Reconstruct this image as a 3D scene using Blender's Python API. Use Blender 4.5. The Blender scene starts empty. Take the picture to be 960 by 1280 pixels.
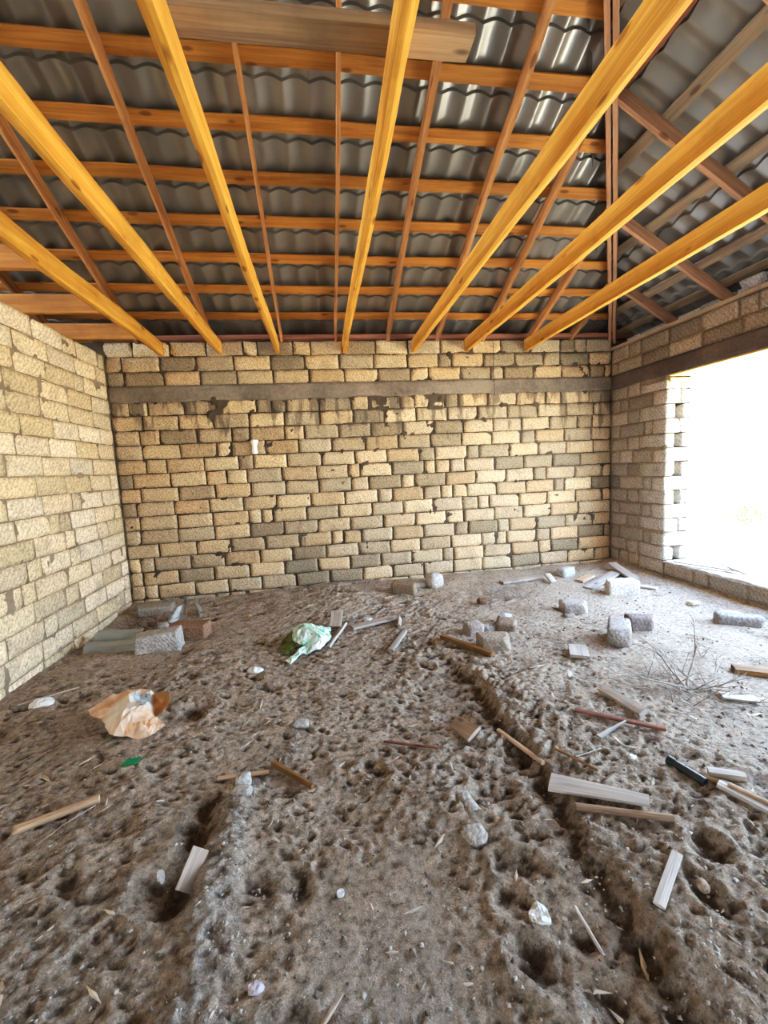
import bpy, bmesh, math, random
import numpy as np
from mathutils import Vector, Matrix
random.seed(7)
C = bpy.context.scene.collection
rad = math.radians

# ------------------------------------------------------------------ numpy noise
def _hash(ix, iy, iz, seed):
    h = (ix.astype(np.int64)*374761393 + iy.astype(np.int64)*668265263 + iz.astype(np.int64)*2147483647 + seed*974634777) & 0xffffffff
    h = ((h ^ (h >> 13))*1274126177) & 0xffffffff
    h = h ^ (h >> 16)
    return (h & 0xffffff)/float(0xffffff)*2-1
def vnoise(x, y, z=None, seed=0):
    x = np.asarray(x, float); y = np.asarray(y, float)
    z = np.zeros_like(x) if z is None else np.asarray(z, float)
    fx, fy, fz = np.floor(x), np.floor(y), np.floor(z)
    dx, dy, dz = x-fx, y-fy, z-fz
    s = lambda t: t*t*t*(t*(t*6-15)+10)
    u, v, w = s(dx), s(dy), s(dz)
    r = 0
    for a in (0, 1):
        for b in (0, 1):
            for c in (0, 1):
                wt = (u if a else 1-u)*(v if b else 1-v)*(w if c else 1-w)
                r = r + wt*_hash(fx+a, fy+b, fz+c, seed)
    return r
def fbm(x, y, z=None, seed=0, oct=4, gain=.5):
    r = 0; a = 1; f = 1
    for o in range(oct):
        r = r + a*vnoise(x*f, y*f, None if z is None else z*f, seed+o*17); a *= gain; f *= 2.03
    return r
def sstep(a, b, x):
    t = np.clip((x-a)/(b-a), 0, 1); return t*t*(3-2*t)

# ------------------------------------------------------------------ materials
def newmat(name):
    m = bpy.data.materials.new(name); m.use_nodes = True
    nt = m.node_tree; nt.nodes.clear()
    out = nt.nodes.new('ShaderNodeOutputMaterial'); b = nt.nodes.new('ShaderNodeBsdfPrincipled')
    nt.links.new(b.outputs[0], out.inputs[0])
    return m, nt, b
class N:
    def __init__(s, nt): s.nt = nt
    def n(s, t, **k):
        x = s.nt.nodes.new('ShaderNode'+t)
        for a, v in k.items(): setattr(x, a, v)
        return x
    def l(s, a, b): s.nt.links.new(a, b)
    def tc(s, out='Object', scale=(1, 1, 1)):
        t = s.n('TexCoord'); m = s.n('Mapping'); m.inputs['Scale'].default_value = scale
        s.l(t.outputs[out], m.inputs[0]); return m.outputs[0]
    def noise(s, vec, scale, detail=4, rough=.5, dist=0):
        x = s.n('TexNoise'); x.inputs['Scale'].default_value = scale; x.inputs['Detail'].default_value = detail
        x.inputs['Roughness'].default_value = rough; x.inputs['Distortion'].default_value = dist
        s.l(vec, x.inputs['Vector']); return x.outputs['Fac']
    def vor(s, vec, scale, feat='F1'):
        x = s.n('TexVoronoi', feature=feat); x.inputs['Scale'].default_value = scale
        s.l(vec, x.inputs['Vector']); return x.outputs['Distance']
    def ramp(s, fac, pts):
        x = s.n('ValToRGB'); e = x.color_ramp.elements
        while len(e) < len(pts): e.new(.5)
        for i, (p, c) in enumerate(pts):
            e[i].position = p; e[i].color = (c[0], c[1], c[2], 1) if hasattr(c, '__len__') else (c, c, c, 1)
        s.l(fac, x.inputs[0]); return x.outputs[0]
    def mix(s, fac, a, b, mode='MIX'):
        x = s.n('Mix', data_type='RGBA', blend_type=mode)
        for i, v in ((0, fac), (6, a), (7, b)):
            if isinstance(v, (int, float)): x.inputs[i].default_value = v
            elif isinstance(v, tuple): x.inputs[i].default_value = (*v, 1)
            else: s.l(v, x.inputs[i])
        return x.outputs[2]
    def math(s, op, a, b=0.0, c=None):
        x = s.n('Math', operation=op)
        for i, v in enumerate((a, b) if c is None else (a, b, c)):
            if isinstance(v, (int, float)): x.inputs[i].default_value = v
            else: s.l(v, x.inputs[i])
        return x.outputs[0]
    def bump(s, h, strength, dist, bsdf, prev=None):
        x = s.n('Bump'); x.inputs['Strength'].default_value = strength; x.inputs['Distance'].default_value = dist
        s.l(h, x.inputs['Height'])
        if prev is not None: s.l(prev, x.inputs['Normal'])
        s.l(x.outputs[0], bsdf.inputs['Normal']); return x.outputs[0]
    def attr(s, name):
        x = s.n('Attribute'); x.attribute_name = name; return x

MORTAR = (.20, .155, .115)
def stone_mat(name, drip=False, gain=1.0):
    m, nt, b = newmat(name); k = N(nt)
    v = k.tc('Object')
    t = k.attr('tint').outputs['Color']
    g = k.noise(v, 55, 5, .65)
    col = k.mix(1.0, t, k.ramp(g, [(.28, .42), (.5, .95), (.72, 1.28)]), 'MULTIPLY')
    patch = k.noise(v, 4.5, 4, .6)
    col = k.mix(k.ramp(patch, [(.55, 0.0), (.75, .4)]), col, (.24*gain, .19*gain, .14*gain))
    pores = k.ramp(k.vor(v, 150), [(.10, 1.0), (.32, 0.0)])
    pm = k.ramp(k.noise(v, 9, 3), [(.42, 0.0), (.6, 1.0)])
    pf = k.math('MULTIPLY', pores, pm)
    col = k.mix(k.math('MULTIPLY', pf, .75), col, (.13, .095, .065))
    # combed saw marks
    sv = k.n('Mapping'); sv.inputs['Rotation'].default_value = (.0, .5, .5); sv.inputs['Scale'].default_value = (1, 1, 1)
    k.l(v, sv.inputs[0])
    w = k.n('TexWave'); w.inputs['Scale'].default_value = 13; w.inputs['Distortion'].default_value = 6; w.inputs['Detail'].default_value = 3
    w.inputs['Detail Scale'].default_value = 2; k.l(sv.outputs[0], w.inputs['Vector'])
    col = k.mix(.30, col, k.mix(1.0, col, k.ramp(w.outputs['Fac'], [(.1, .5), (.6, 1.2)]), 'MULTIPLY'))
    if drip:
        sx = k.n('SeparateXYZ'); k.l(v, sx.inputs[0])
        zf = k.n('MapRange'); zf.inputs[1].default_value = 1.55; zf.inputs[2].default_value = 2.40; k.l(sx.outputs[2], zf.inputs[0])
        dv = k.tc('Object', (9, 9, 1.6))
        dn = k.noise(dv, 1, 5, .6)
        dm = k.math('ADD', dn, k.math('MULTIPLY', zf.outputs[0], .20))
        below = k.math('LESS_THAN', sx.outputs[2], 2.37)
        dm = k.math('MULTIPLY', k.ramp(dm, [(.66, 0.0), (.74, .75)]), below)
        col = k.mix(dm, col, (.15, .115, .085))
    k.l(col, b.inputs['Base Color']); b.inputs['Roughness'].default_value = .95
    b.inputs['Specular IOR Level'].default_value = .15
    h = k.math('SUBTRACT', k.math('MULTIPLY', g, .8), k.math('MULTIPLY', pf, 1.0))
    h = k.math('ADD', h, k.math('MULTIPLY', w.outputs['Fac'], .22))
    k.bump(h, .7, .007, b)
    return m
def mortar_mat(name, c, sc=1.0):
    m, nt, b = newmat(name); k = N(nt); v = k.tc('Object')
    g = k.noise(v, 30*sc, 6, .65); g2 = k.noise(v, 3, 3)
    d = tuple(x*.55 for x in c); l = tuple(min(1, x*1.35) for x in c)
    col = k.mix(.5, k.ramp(g, [(.3, d), (.7, l)]), k.ramp(g2, [(.35, d), (.65, l)]))
    k.l(col, b.inputs['Base Color']); b.inputs['Roughness'].default_value = .95
    b.inputs['Specular IOR Level'].default_value = .15
    k.bump(g, .8, .012, b); return m
def wood_mat(name, c1, c2, knots=True, grain=1.0, rough=.7):
    m, nt, b = newmat(name); k = N(nt)
    t = k.n('TexCoord'); oi = k.n('ObjectInfo')
    ad = k.n('VectorMath', operation='ADD'); k.l(t.outputs['Object'], ad.inputs[0])
    cb = k.n('CombineXYZ'); 
    for i in range(3): k.l(k.math('MULTIPLY', oi.outputs['Random'], 13.7*(i+1)), cb.inputs[i])
    k.l(cb.outputs[0], ad.inputs[1])
    mp = k.n('Mapping'); mp.inputs['Scale'].default_value = (1.2, 22, 22); k.l(ad.outputs[0], mp.inputs[0])
    mp2 = k.n('Mapping'); mp2.inputs['Scale'].default_value = (3, 110, 110); k.l(ad.outputs[0], mp2.inputs[0])
    g = k.noise(mp.outputs[0], 1.0, 4, .55, .6); f = k.noise(mp2.outputs[0], 1.0, 3, .6)
    col = k.ramp(g, [(.3, c2), (.62, c1)])
    col = k.mix(.35*grain, col, k.mix(1.0, col, k.ramp(f, [(.3, .5), (.65, 1.15)]), 'MULTIPLY'))
    if knots:
        mk = k.n('Mapping'); mk.inputs['Scale'].default_value = (3.2, 9, 9); k.l(ad.outputs[0], mk.inputs[0])
        kn = k.ramp(k.vor(mk.outputs[0], 1.0), [(.10, 1.0), (.17, 0.0)])
        col = k.mix(k.math('MULTIPLY', kn, .75), col, (c2[0]*.35, c2[1]*.28, c2[2]*.25))
    dirt = k.noise(ad.outputs[0], 2.3, 5, .65)
    col = k.mix(k.ramp(dirt, [(.52, 0.0), (.8, .5)]), col, tuple(x*.42 for x in c2))
    rv = k.math('MULTIPLY_ADD', oi.outputs['Random'], .35, .82)
    col = k.mix(1.0, col, k.mix(0.0, rv, rv), 'MULTIPLY') if False else col
    hs = k.n('HueSaturation'); k.l(rv, hs.inputs['Value']); k.l(col, hs.inputs['Color'])
    k.l(hs.outputs[0], b.inputs['Base Color']); b.inputs['Roughness'].default_value = rough
    b.inputs['Specular IOR Level'].default_value = .25
    k.bump(k.math('ADD', g, f), .35, .004, b); return m
def plain_mat(name, c, rough=.7, metal=0, bumpsc=None, var=.3, trans=0, alpha=1, sc=20):
    m, nt, b = newmat(name); k = N(nt); v = k.tc('Object')
    g = k.noise(v, sc, 4, .6)
    col = k.ramp(g, [(.3, tuple(x*(1-var) for x in c)), (.7, tuple(min(1, x*(1+var)) for x in c))])
    k.l(col, b.inputs['Base Color']); b.inputs['Roughness'].default_value = rough; b.inputs['Metallic'].default_value = metal
    b.inputs['Transmission Weight'].default_value = trans; b.inputs['Alpha'].default_value = alpha
    if bumpsc: k.bump(k.noise(v, bumpsc, 5, .6), .7, .01, b)
    return m

M = {}
M['stone_back'] = stone_mat('shell_stone_back', True)
M['stone'] = stone_mat('shell_stone')
M['mortar_dark'] = mortar_mat('mortar_dark', (.10, .075, .055))
M['mortar_mid'] = mortar_mat('mortar_mid', (.29, .23, .165))
M['concrete'] = mortar_mat('concrete_belt', (.25, .205, .165))
M['concrete_dark'] = mortar_mat('concrete_belt_dark', (.17, .135, .125))
M['joist'] = wood_mat('pine_joist', (.80, .42, .085), (.62, .27, .04))
M['batten'] = wood_mat('pine_batten', (.58, .27, .065), (.40, .15, .03))
M['rafter'] = wood_mat('pine_rafter', (.50, .25, .10), (.32, .14, .05))
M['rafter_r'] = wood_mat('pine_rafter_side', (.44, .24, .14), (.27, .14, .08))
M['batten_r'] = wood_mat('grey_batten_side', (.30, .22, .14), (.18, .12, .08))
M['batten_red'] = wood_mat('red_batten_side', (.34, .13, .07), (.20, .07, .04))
M['oldplank'] = wood_mat('old_plank', (.40, .27, .16), (.22, .14, .09))
M['greywood'] = wood_mat('weathered_wood', (.56, .48, .42), (.34, .27, .22), grain=1.2)
M['palewood'] = wood_mat('pale_wood', (.62, .57, .52), (.38, .33, .29), grain=1.2)
M['tanwood'] = wood_mat('tan_wood', (.58, .42, .28), (.36, .23, .14), grain=1.2)
M['redwood'] = wood_mat('dark_red_wood', (.30, .13, .08), (.15, .06, .04))
M['brownwood'] = wood_mat('brown_wood', (.36, .19, .07), (.16, .07, .02))
M['formwood'] = wood_mat('formwork_wood', (.86, .60, .25), (.70, .42, .14))

# roof metal
m, nt, b = newmat('grey_roof_sheet'); k = N(nt); v = k.tc('Object')
k.l(k.ramp(k.noise(v, 1.6, 4, .6), [(.3, (.24, .23, .21)), (.7, (.33, .315, .29))]), b.inputs['Base Color'])
b.inputs['Metallic'].default_value = .55; b.inputs['Roughness'].default_value = .3
M['sheet'] = m

# sand floor
m, nt, b = newmat('sand_floor'); k = N(nt); v = k.tc('Object')
g = k.noise(v, 9, 6, .6); f = k.noise(v, 170, 4, .7); gr = k.noise(v, 60, 3, .6)
col = k.ramp(g, [(.32, (.46, .375, .295)), (.68, (.62, .525, .43))])
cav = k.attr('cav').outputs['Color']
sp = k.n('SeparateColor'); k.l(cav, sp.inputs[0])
col = k.mix(sp.outputs[0], col, (.10, .058, .036))  # hollows go dark red-brown: shade put into the colour, plus damp sand
col = k.mix(sp.outputs[1], col, k.ramp(gr, [(.4, (.40, .37, .34)), (.62, (.66, .63, .59))]))
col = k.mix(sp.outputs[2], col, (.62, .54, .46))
col = k.mix(.55, col, k.mix(1.0, col, k.ramp(f, [(.3, .45), (.55, 1.05), (.75, 1.4)]), 'MULTIPLY'))
col = k.mix(1.0, col, k.ramp(k.noise(v, 38, 5, .7), [(.34, (.55, .50, .46)), (.5, (1.03, 1.0, .97)), (.66, (1.26, 1.23, 1.2))]), 'MULTIPLY')
k.l(col, b.inputs['Base Color']); b.inputs['Roughness'].default_value = 1; b.inputs['Specular IOR Level'].default_value = .1
h1 = k.bump(k.noise(v, 30, 7, .75), 1.0, .035, b)
k.bump(f, .7, .006, b, h1); M['sand'] = m

# ------------------------------------------------------------------ object helpers
def link(name, verts, faces, mat, parent=None, smooth=True, loc=None, mats=None, fmat=None):
    me = bpy.data.meshes.new(name); me.from_pydata([tuple(v) for v in verts], [], [tuple(f) for f in faces])
    o = bpy.data.objects.new(name, me); C.objects.link(o)
    for mm in (mats or [mat]): me.materials.append(mm)
    if fmat is not None: me.polygons.foreach_set('material_index', np.asarray(fmat, dtype=np.int32))
    me.polygons.foreach_set('use_smooth', [smooth]*len(me.polygons)); me.update()
    if parent is not None: o.parent = parent
    if loc is not None: o.location = loc
    return o
def from_bm(name, bm, mat, parent=None, smooth=False):
    me = bpy.data.meshes.new(name); bm.to_mesh(me); bm.free(); me.materials.append(mat)
    me.polygons.foreach_set('use_smooth', [smooth]*len(me.polygons))
    o = bpy.data.objects.new(name, me); C.objects.link(o)
    if parent is not None: o.parent = parent
    return o
def tag(o, label, cat, group=None, kind=None):
    o['label'] = label; o['category'] = cat
    if group: o['group'] = group
    if kind: o['kind'] = kind
    return o
def empty(name, loc, rotz=0):
    o = bpy.data.objects.new(name, None); C.objects.link(o); o.location = loc; o.rotation_euler = (0, 0, rotz); o.empty_display_size = .05; return o
def struct(o): o['kind'] = 'structure'; return o

def box_grid(nx, ny, nz):
    """closed box surface, unit coords -1..1, subdivided"""
    key = {}; V = []; F = []
    def vid(i, j, k_):
        t = (i, j, k_)
        if t not in key: key[t] = len(V); V.append((2*i/nx-1, 2*j/ny-1, 2*k_/nz-1))
        return key[t]
    for i in range(nx):
        for j in range(ny):
            F.append((vid(i, j, 0), vid(i, j+1, 0), vid(i+1, j+1, 0), vid(i+1, j, 0)))
            F.append((vid(i, j, nz), vid(i+1, j, nz), vid(i+1, j+1, nz), vid(i, j+1, nz)))
    for i in range(nx):
        for l in range(nz):
            F.append((vid(i, 0, l), vid(i+1, 0, l), vid(i+1, 0, l+1), vid(i, 0, l+1)))
            F.append((vid(i, ny, l), vid(i, ny, l+1), vid(i+1, ny, l+1), vid(i+1, ny, l)))
    for j in range(ny):
        for l in range(nz):
            F.append((vid(0, j, l), vid(0, j, l+1), vid(0, j+1, l+1), vid(0, j+1, l)))
            F.append((vid(nx, j, l), vid(nx, j+1, l), vid(nx, j+1, l+1), vid(nx, j, l+1)))
    return np.array(V), F

def beam(name, A, B, w, h, mat, up=(0, 0, 1), parent=None, seg=None, warp=.004, bev=.003, taper=None):
    """rectangular timber from A to B (centre line), w across, h along up; local X runs along the timber"""
    A = Vector(A); B = Vector(B); d = B-A; L = d.length; x = d.normalized(); u = Vector(up)
    y = u.cross(x).normalized(); z = x.cross(y).normalized()
    nx = seg or max(2, int(L/.25))
    V, F = box_grid(nx, 2, 2)
    V = V.copy(); s0 = random.random()*100
    # chamfer : pull corner ring in
    cy = np.where(np.abs(V[:, 1]) > .9, np.sign(V[:, 1]), V[:, 1]); cz = np.where(np.abs(V[:, 2]) > .9, np.sign(V[:, 2]), V[:, 2])
    X = V[:, 0]*L/2; Y = cy*w/2; Z = cz*h/2
    corner = (np.abs(V[:, 1]) > .9) & (np.abs(V[:, 2]) > .9)
    Y = np.where(corner, Y-np.sign(Y)*bev, Y); Z = np.where(corner, Z-np.sign(Z)*bev, Z)
    if taper is not None:
        a, b_ = taper; t = (V[:, 0]+1)/2; Y = Y*(a+(b_-a)*t)
    Y = Y + warp*vnoise(X*1.3+s0, X*0+.5, seed=3) + .3*warp*vnoise(X*9+s0, Z*20, seed=4)
    Z = Z + warp*vnoise(X*1.1+s0, X*0+7.5, seed=5) + .3*warp*vnoise(X*8+s0, Y*20, seed=6)
    o = link(name, np.stack([X, Y, Z], 1), F, mat, parent, smooth=False)
    R = Matrix((x, y, z)).transposed().to_4x4(); R.translation = (A+B)/2; o.matrix_world = R
    if parent is not None: o.matrix_parent_inverse = Matrix.Identity(4)
    return o

# ------------------------------------------------------------------ geometry constants (metres)
XL, XR, D = -2.30, 3.907, 5.182
CO = .165; BELT0, BELT1 = 2.365, 2.525
TH = math.tan(rad(24)); TR = .585

class Wall:
    def __init__(s, tones, jit=1.0):
        s.V = []; s.F = []; s.T = []; s.M = []; s.n = 0; s.tones = tones; s.jit = jit
    def add(s, V, F, mi, tint):
        s.V.append(V); s.F += [tuple(i+s.n for i in f) for f in F]; s.n += len(V)
        s.T.append(np.tile(np.array([*tint, 1.0]), (len(V), 1))); s.M += [mi]*len(F)
    def block(s, o, u, n, L, H, T, z, tint=None, round_=1.0):
        """o: plan point of the left end on the face plane, u: along, n: face normal (outwards to room)"""
        nx = max(3, int(L/.035)); V, F = box_grid(nx, 3, 5); sd = random.random()*50
        a = V[:, 0]; bq = V[:, 2]; d_ = V[:, 1]
        X = (a+1)/2*L; Z = (bq+1)/2*H; Tn = -(d_+1)/2*T         # d=-1 front
        # rounding of edges
        ed = np.maximum(np.abs(a)**int(6+L*30), np.abs(bq)**6)
        Tn = Tn - np.where(d_ < -.9, .010*round_*ed, 0)
        X = X - np.sign(a)*np.where(d_ < -.9, .004*round_*np.abs(a)**8, 0)*1
        px = X+sd; 
        X = X + s.jit*.005*vnoise(px*14, Z*18, Tn*8, 11)*(np.abs(a) > .8)
        Z = Z + s.jit*.004*vnoise(px*14, Z*18+9, Tn*8, 12)*(np.abs(bq) > .8)
        # chipped corners
        if random.random() < .5:
            ca, cb = random.choice([-1, 1]), random.choice([-1, 1]); r = random.uniform(.02, .05)
            dd = np.hypot((a-ca)*L/2, (bq-cb)*H/2); t = np.clip(1-dd/r, 0, 1)
            Tn = Tn - t*.02*(d_ < -.9); Z = Z - cb*t*.012; X = X-ca*t*.012
        Tn = Tn + s.jit*.004*vnoise(px*9, Z*9, seed=21)*(d_ < -.9) + random.uniform(-.005, .004)*s.jit
        tilt = random.uniform(-.006, .006)*s.jit; Z = Z + (a*tilt)
        P = np.stack([o[0]+u[0]*X+n[0]*Tn, o[1]+u[1]*X+n[1]*Tn, z+Z], 1)
        # orientation: u x z must equal -n or n
        if (u[1]*1.0*n[0]-u[0]*1.0*n[1]) < 0: F = [f[::-1] for f in F]
        if tint is None:
            t = random.choices(s.tones, [w for _, w in s.tones])[0][0]; q = random.uniform(.85, 1.15); h = random.uniform(-.03, .03)
            tint = (t[0]*q*(1+h), t[1]*q, t[2]*q*(1-h))
        s.add(P, F, 0, tint)
    def row(s, o, u, n, L, z, T=.14, H=CO-.011, joint=.012, full=.41, first=None, round_=1.0):
        x = 0; nb = 0
        while x < L-.03:
            l = full*random.uniform(.95, 1.03) if random.random() < .76 else random.uniform(.14, .24)
            if nb == 0 and first is not None: l = first
            if L-(x+l) < .10: l = L-x-.002
            s.block((o[0]+u[0]*x, o[1]+u[1]*x), u, n, l-joint*random.uniform(.7, 1.5), H+random.uniform(-.004, .003), T, z+joint/2, round_=round_)
            x += l; nb += 1
    def slab(s, o, u, n, L, z0, z1, off, amp, mi, thick=.05, res=.03, bulge=None, sd=0, sag=0):
        """rough sheet of mortar / concrete facing n, with returned edges"""
        nx = max(2, int(L/res)); nz = max(2, int((z1-z0)/res))
        gx, gz = np.meshgrid(np.linspace(0, L, nx+1), np.linspace(z0, z1, nz+1), indexing='ij')
        d = off + amp*fbm(gx*9+sd, gz*9, seed=31+sd, oct=4)
        if bulge is not None: d = d + bulge(gx, gz)
        gzz = gz + (sag*vnoise(gx*5, gx*0, seed=9)+sag*.6*vnoise(gx*21, gx*0, seed=10))*(gz < z0+(z1-z0)*.3)
        P = np.stack([o[0]+u[0]*gx+n[0]*d, o[1]+u[1]*gx+n[1]*d, gzz], -1).reshape(-1, 3)
        F = []
        w = nz+1
        for i in range(nx):
            for j in range(nz): F.append((i*w+j, (i+1)*w+j, (i+1)*w+j+1, i*w+j+1))
        # return edges by a back copy of the border
        border = [i*w for i in range(nx+1)] + [nx*w+j for j in range(1, w)] + [i*w+nz for i in range(nx-1, -1, -1)] + [j for j in range(nz-1, 0, -1)]
        back = []; V = list(P)
        for bi in border:
            back.append(len(V)); V.append(P[bi] - np.array([n[0], n[1], 0])*thick)
        m_ = len(border)
        for i in range(m_): F.append((border[i], back[i], back[(i+1) % m_], border[(i+1) % m_]))
        F.append(tuple(back))
        s.add(np.array(V), F, mi, (.3, .25, .2))
    def make(s, name, mats):
        o = link(name, np.concatenate(s.V), s.F, None, mats=mats, fmat=s.M)
        ca = o.data.color_attributes.new('tint', 'FLOAT_COLOR', 'POINT')
        ca.data.foreach_set('color', np.concatenate(s.T).astype(np.float32).ravel())
        return struct(o)

def plain_box(name, lo, hi, mat):
    V = [(x, y, z) for x in (lo[0], hi[0]) for y in (lo[1], hi[1]) for z in (lo[2], hi[2])]
    F = [(0, 1, 3, 2), (4, 6, 7, 5), (0, 4, 5, 1), (2, 3, 7, 6), (0, 2, 6, 4), (1, 5, 7, 3)]
    return link(name, V, F, mat, smooth=False)

# ------------------------------------------------------------------ walls
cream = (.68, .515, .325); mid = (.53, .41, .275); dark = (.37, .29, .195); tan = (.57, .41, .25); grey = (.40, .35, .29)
ZB = BELT0-16*CO    # bottom of the lowest course, well below the sand
# back wall
w = Wall([(cream, 4), (mid, 4), (dark, 2.2), (tan, 3)])
u = (1, 0); n = (0, -1)
rows = [BELT0-CO*(i+1) for i in range(16)] + [BELT1+CO*i for i in range(3)]
for z in rows: w.row((XL-.02, D), u, n, XR-XL+.04, z, first=random.uniform(.12, .38))
def drips(gx, gz):
    t = sstep(1.9, BELT0, gz)*(gz < BELT0+.02)
    return .020*sstep(.45, .8, fbm(gx*7, gz*1.6, seed=77, oct=4)+.22*t)*t + .017*sstep(.85, 1.05, fbm(gx*7, gz*6, seed=78, oct=4))
w.slab((XL-.02, D), u, n, XR-XL+.3, ZB, BELT1+3*CO-.005, -.020, .006, 1, thick=.11, bulge=drips)
w.slab((XL-.02, D), u, n, XR-XL+.04, BELT0-.012, BELT1+.006, .006, .003, 2, thick=.1, sd=3, sag=.012)
w.slab((XL-4.0, D), u, n, 4.0, ZB, 3.02, -.01, .004, 1, thick=.1, res=.2)
w.make('wall_back', [M['stone_back'], M['mortar_dark'], M['concrete']])
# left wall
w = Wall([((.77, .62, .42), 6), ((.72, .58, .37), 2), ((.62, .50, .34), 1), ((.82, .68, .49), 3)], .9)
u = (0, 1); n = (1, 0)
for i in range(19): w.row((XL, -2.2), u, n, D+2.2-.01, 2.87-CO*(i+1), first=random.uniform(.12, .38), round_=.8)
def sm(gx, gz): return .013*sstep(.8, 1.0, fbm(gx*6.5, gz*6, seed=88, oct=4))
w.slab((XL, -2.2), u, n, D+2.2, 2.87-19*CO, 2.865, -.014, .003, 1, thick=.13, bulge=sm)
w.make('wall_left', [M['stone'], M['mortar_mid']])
# right wall with the big opening Y 0.2 .. JY
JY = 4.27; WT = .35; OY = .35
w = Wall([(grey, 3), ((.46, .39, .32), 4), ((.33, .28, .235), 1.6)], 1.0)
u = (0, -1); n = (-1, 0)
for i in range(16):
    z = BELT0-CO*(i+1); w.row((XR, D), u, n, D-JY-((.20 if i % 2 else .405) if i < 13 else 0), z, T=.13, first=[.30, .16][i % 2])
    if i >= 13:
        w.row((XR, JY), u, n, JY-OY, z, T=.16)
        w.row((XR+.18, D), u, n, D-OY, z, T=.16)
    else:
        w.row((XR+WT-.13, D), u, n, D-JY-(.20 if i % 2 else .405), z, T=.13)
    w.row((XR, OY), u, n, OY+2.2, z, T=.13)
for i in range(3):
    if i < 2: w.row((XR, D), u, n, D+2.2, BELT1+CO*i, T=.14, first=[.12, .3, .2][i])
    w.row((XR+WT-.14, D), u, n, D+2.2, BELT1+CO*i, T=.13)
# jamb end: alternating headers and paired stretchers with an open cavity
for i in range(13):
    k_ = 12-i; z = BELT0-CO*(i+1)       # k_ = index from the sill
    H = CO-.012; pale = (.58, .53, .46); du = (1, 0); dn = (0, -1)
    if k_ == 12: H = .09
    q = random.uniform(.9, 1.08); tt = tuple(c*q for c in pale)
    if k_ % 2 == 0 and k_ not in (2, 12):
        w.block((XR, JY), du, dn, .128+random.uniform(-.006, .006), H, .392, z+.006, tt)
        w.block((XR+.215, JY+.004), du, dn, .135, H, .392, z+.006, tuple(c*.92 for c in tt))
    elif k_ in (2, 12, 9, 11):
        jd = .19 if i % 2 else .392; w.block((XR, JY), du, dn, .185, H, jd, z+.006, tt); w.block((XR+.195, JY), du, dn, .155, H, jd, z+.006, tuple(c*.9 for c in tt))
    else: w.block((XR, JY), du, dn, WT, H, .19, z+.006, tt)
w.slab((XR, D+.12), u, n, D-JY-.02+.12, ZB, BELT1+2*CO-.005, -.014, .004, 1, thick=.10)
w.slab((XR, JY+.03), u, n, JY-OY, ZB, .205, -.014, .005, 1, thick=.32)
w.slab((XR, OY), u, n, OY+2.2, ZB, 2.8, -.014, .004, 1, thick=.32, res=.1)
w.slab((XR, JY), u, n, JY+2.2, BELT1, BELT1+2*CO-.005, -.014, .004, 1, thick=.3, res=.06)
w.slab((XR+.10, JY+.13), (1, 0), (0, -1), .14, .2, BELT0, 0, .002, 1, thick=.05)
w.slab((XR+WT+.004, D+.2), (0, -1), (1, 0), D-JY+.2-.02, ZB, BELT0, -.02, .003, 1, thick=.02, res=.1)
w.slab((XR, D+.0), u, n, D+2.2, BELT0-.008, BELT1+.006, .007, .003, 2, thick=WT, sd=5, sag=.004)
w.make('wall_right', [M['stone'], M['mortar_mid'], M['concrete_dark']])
# window sill: rough mortar bed on the low wall
nx, ny = 14, 130
gx, gy = np.meshgrid(np.linspace(XR+.004, XR+WT+.03, nx), np.linspace(OY, JY+.0, ny), indexing='ij')
gz = .222+.010*fbm(gx*9, gy*6, seed=55)+.004*fbm(gx*40, gy*40, seed=56)
top = np.stack([gx, gy, gz], -1).reshape(-1, 3); bot = top.copy(); bot[:, 2] = .195
F = [(i*ny+j, (i+1)*ny+j, (i+1)*ny+j+1, i*ny+j+1) for i in range(nx-1) for j in range(ny-1)]
o = nx*ny; F += [tuple(v+o for v in f[::-1]) for f in F]
F += [(j, j+1, j+1+o, j+o) for j in range(ny-1)] + [((nx-1)*ny+j+1, (nx-1)*ny+j, (nx-1)*ny+j+o, (nx-1)*ny+j+1+o) for j in range(ny-1)]
struct(link('trim_1', np.concatenate([top, bot]), F, plain_mat('sill_mortar', (.55, .52, .48), .9, bumpsc=40)))
# wall behind the camera with a doorway, and the outer shell of the next room
w = Wall([(cream, 3), (mid, 3)]); 
w.slab((XL-.1, -2.2), (1, 0), (0, 1), 2.2, -.3, 3.0, 0, .004, 0, thick=.3, res=.15)
w.slab((.8, -2.2), (1, 0), (0, 1), XR-.8+.3, -.3, 3.0, 0, .004, 0, thick=.3, res=.15)
w.slab((XL+2.0, -2.2), (1, 0), (0, 1), 1.1-XL-2.0, 2.4, 3.0, 0, .004, 0, thick=.3, res=.15)
w.slab((XL-4.2, -2.21), (1, 0), (0, 1), 10.9, 2.9, 5.6, 0, .004, 0, thick=.1, res=.3)
w.make('wall_front', [M['mortar_mid']])
o = plain_box('wall_left.001', (XL-4.2, -2.5, -.4), (XL-4.0, D+.1, 3.0), M['mortar_mid']); struct(o)
o = plain_box('wall_front.001', (XL-4.0, -2.5, -.4), (XL-.15, -2.3, 3.0), M['mortar_mid']); struct(o)

# formwork board under the lintel, and timber spacer on top of the jamb
tag(beam('formwork_board', (XR+WT/2, JY-.02, BELT0-.022), (XR+WT/2, OY+.05, BELT0-.022), WT-.01, .024, M['formwood'], seg=12),
    'long yellow formwork board left under the concrete lintel of the window opening', 'board')
tag(beam('timber_spacer', (XR+.04, JY+.035, BELT0-.072), (XR+WT-.01, JY+.035, BELT0-.072), .09, .055, M['formwood'], seg=4),
    'short yellow timber spacer wedged on top of the window jamb', 'timber block')
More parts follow.
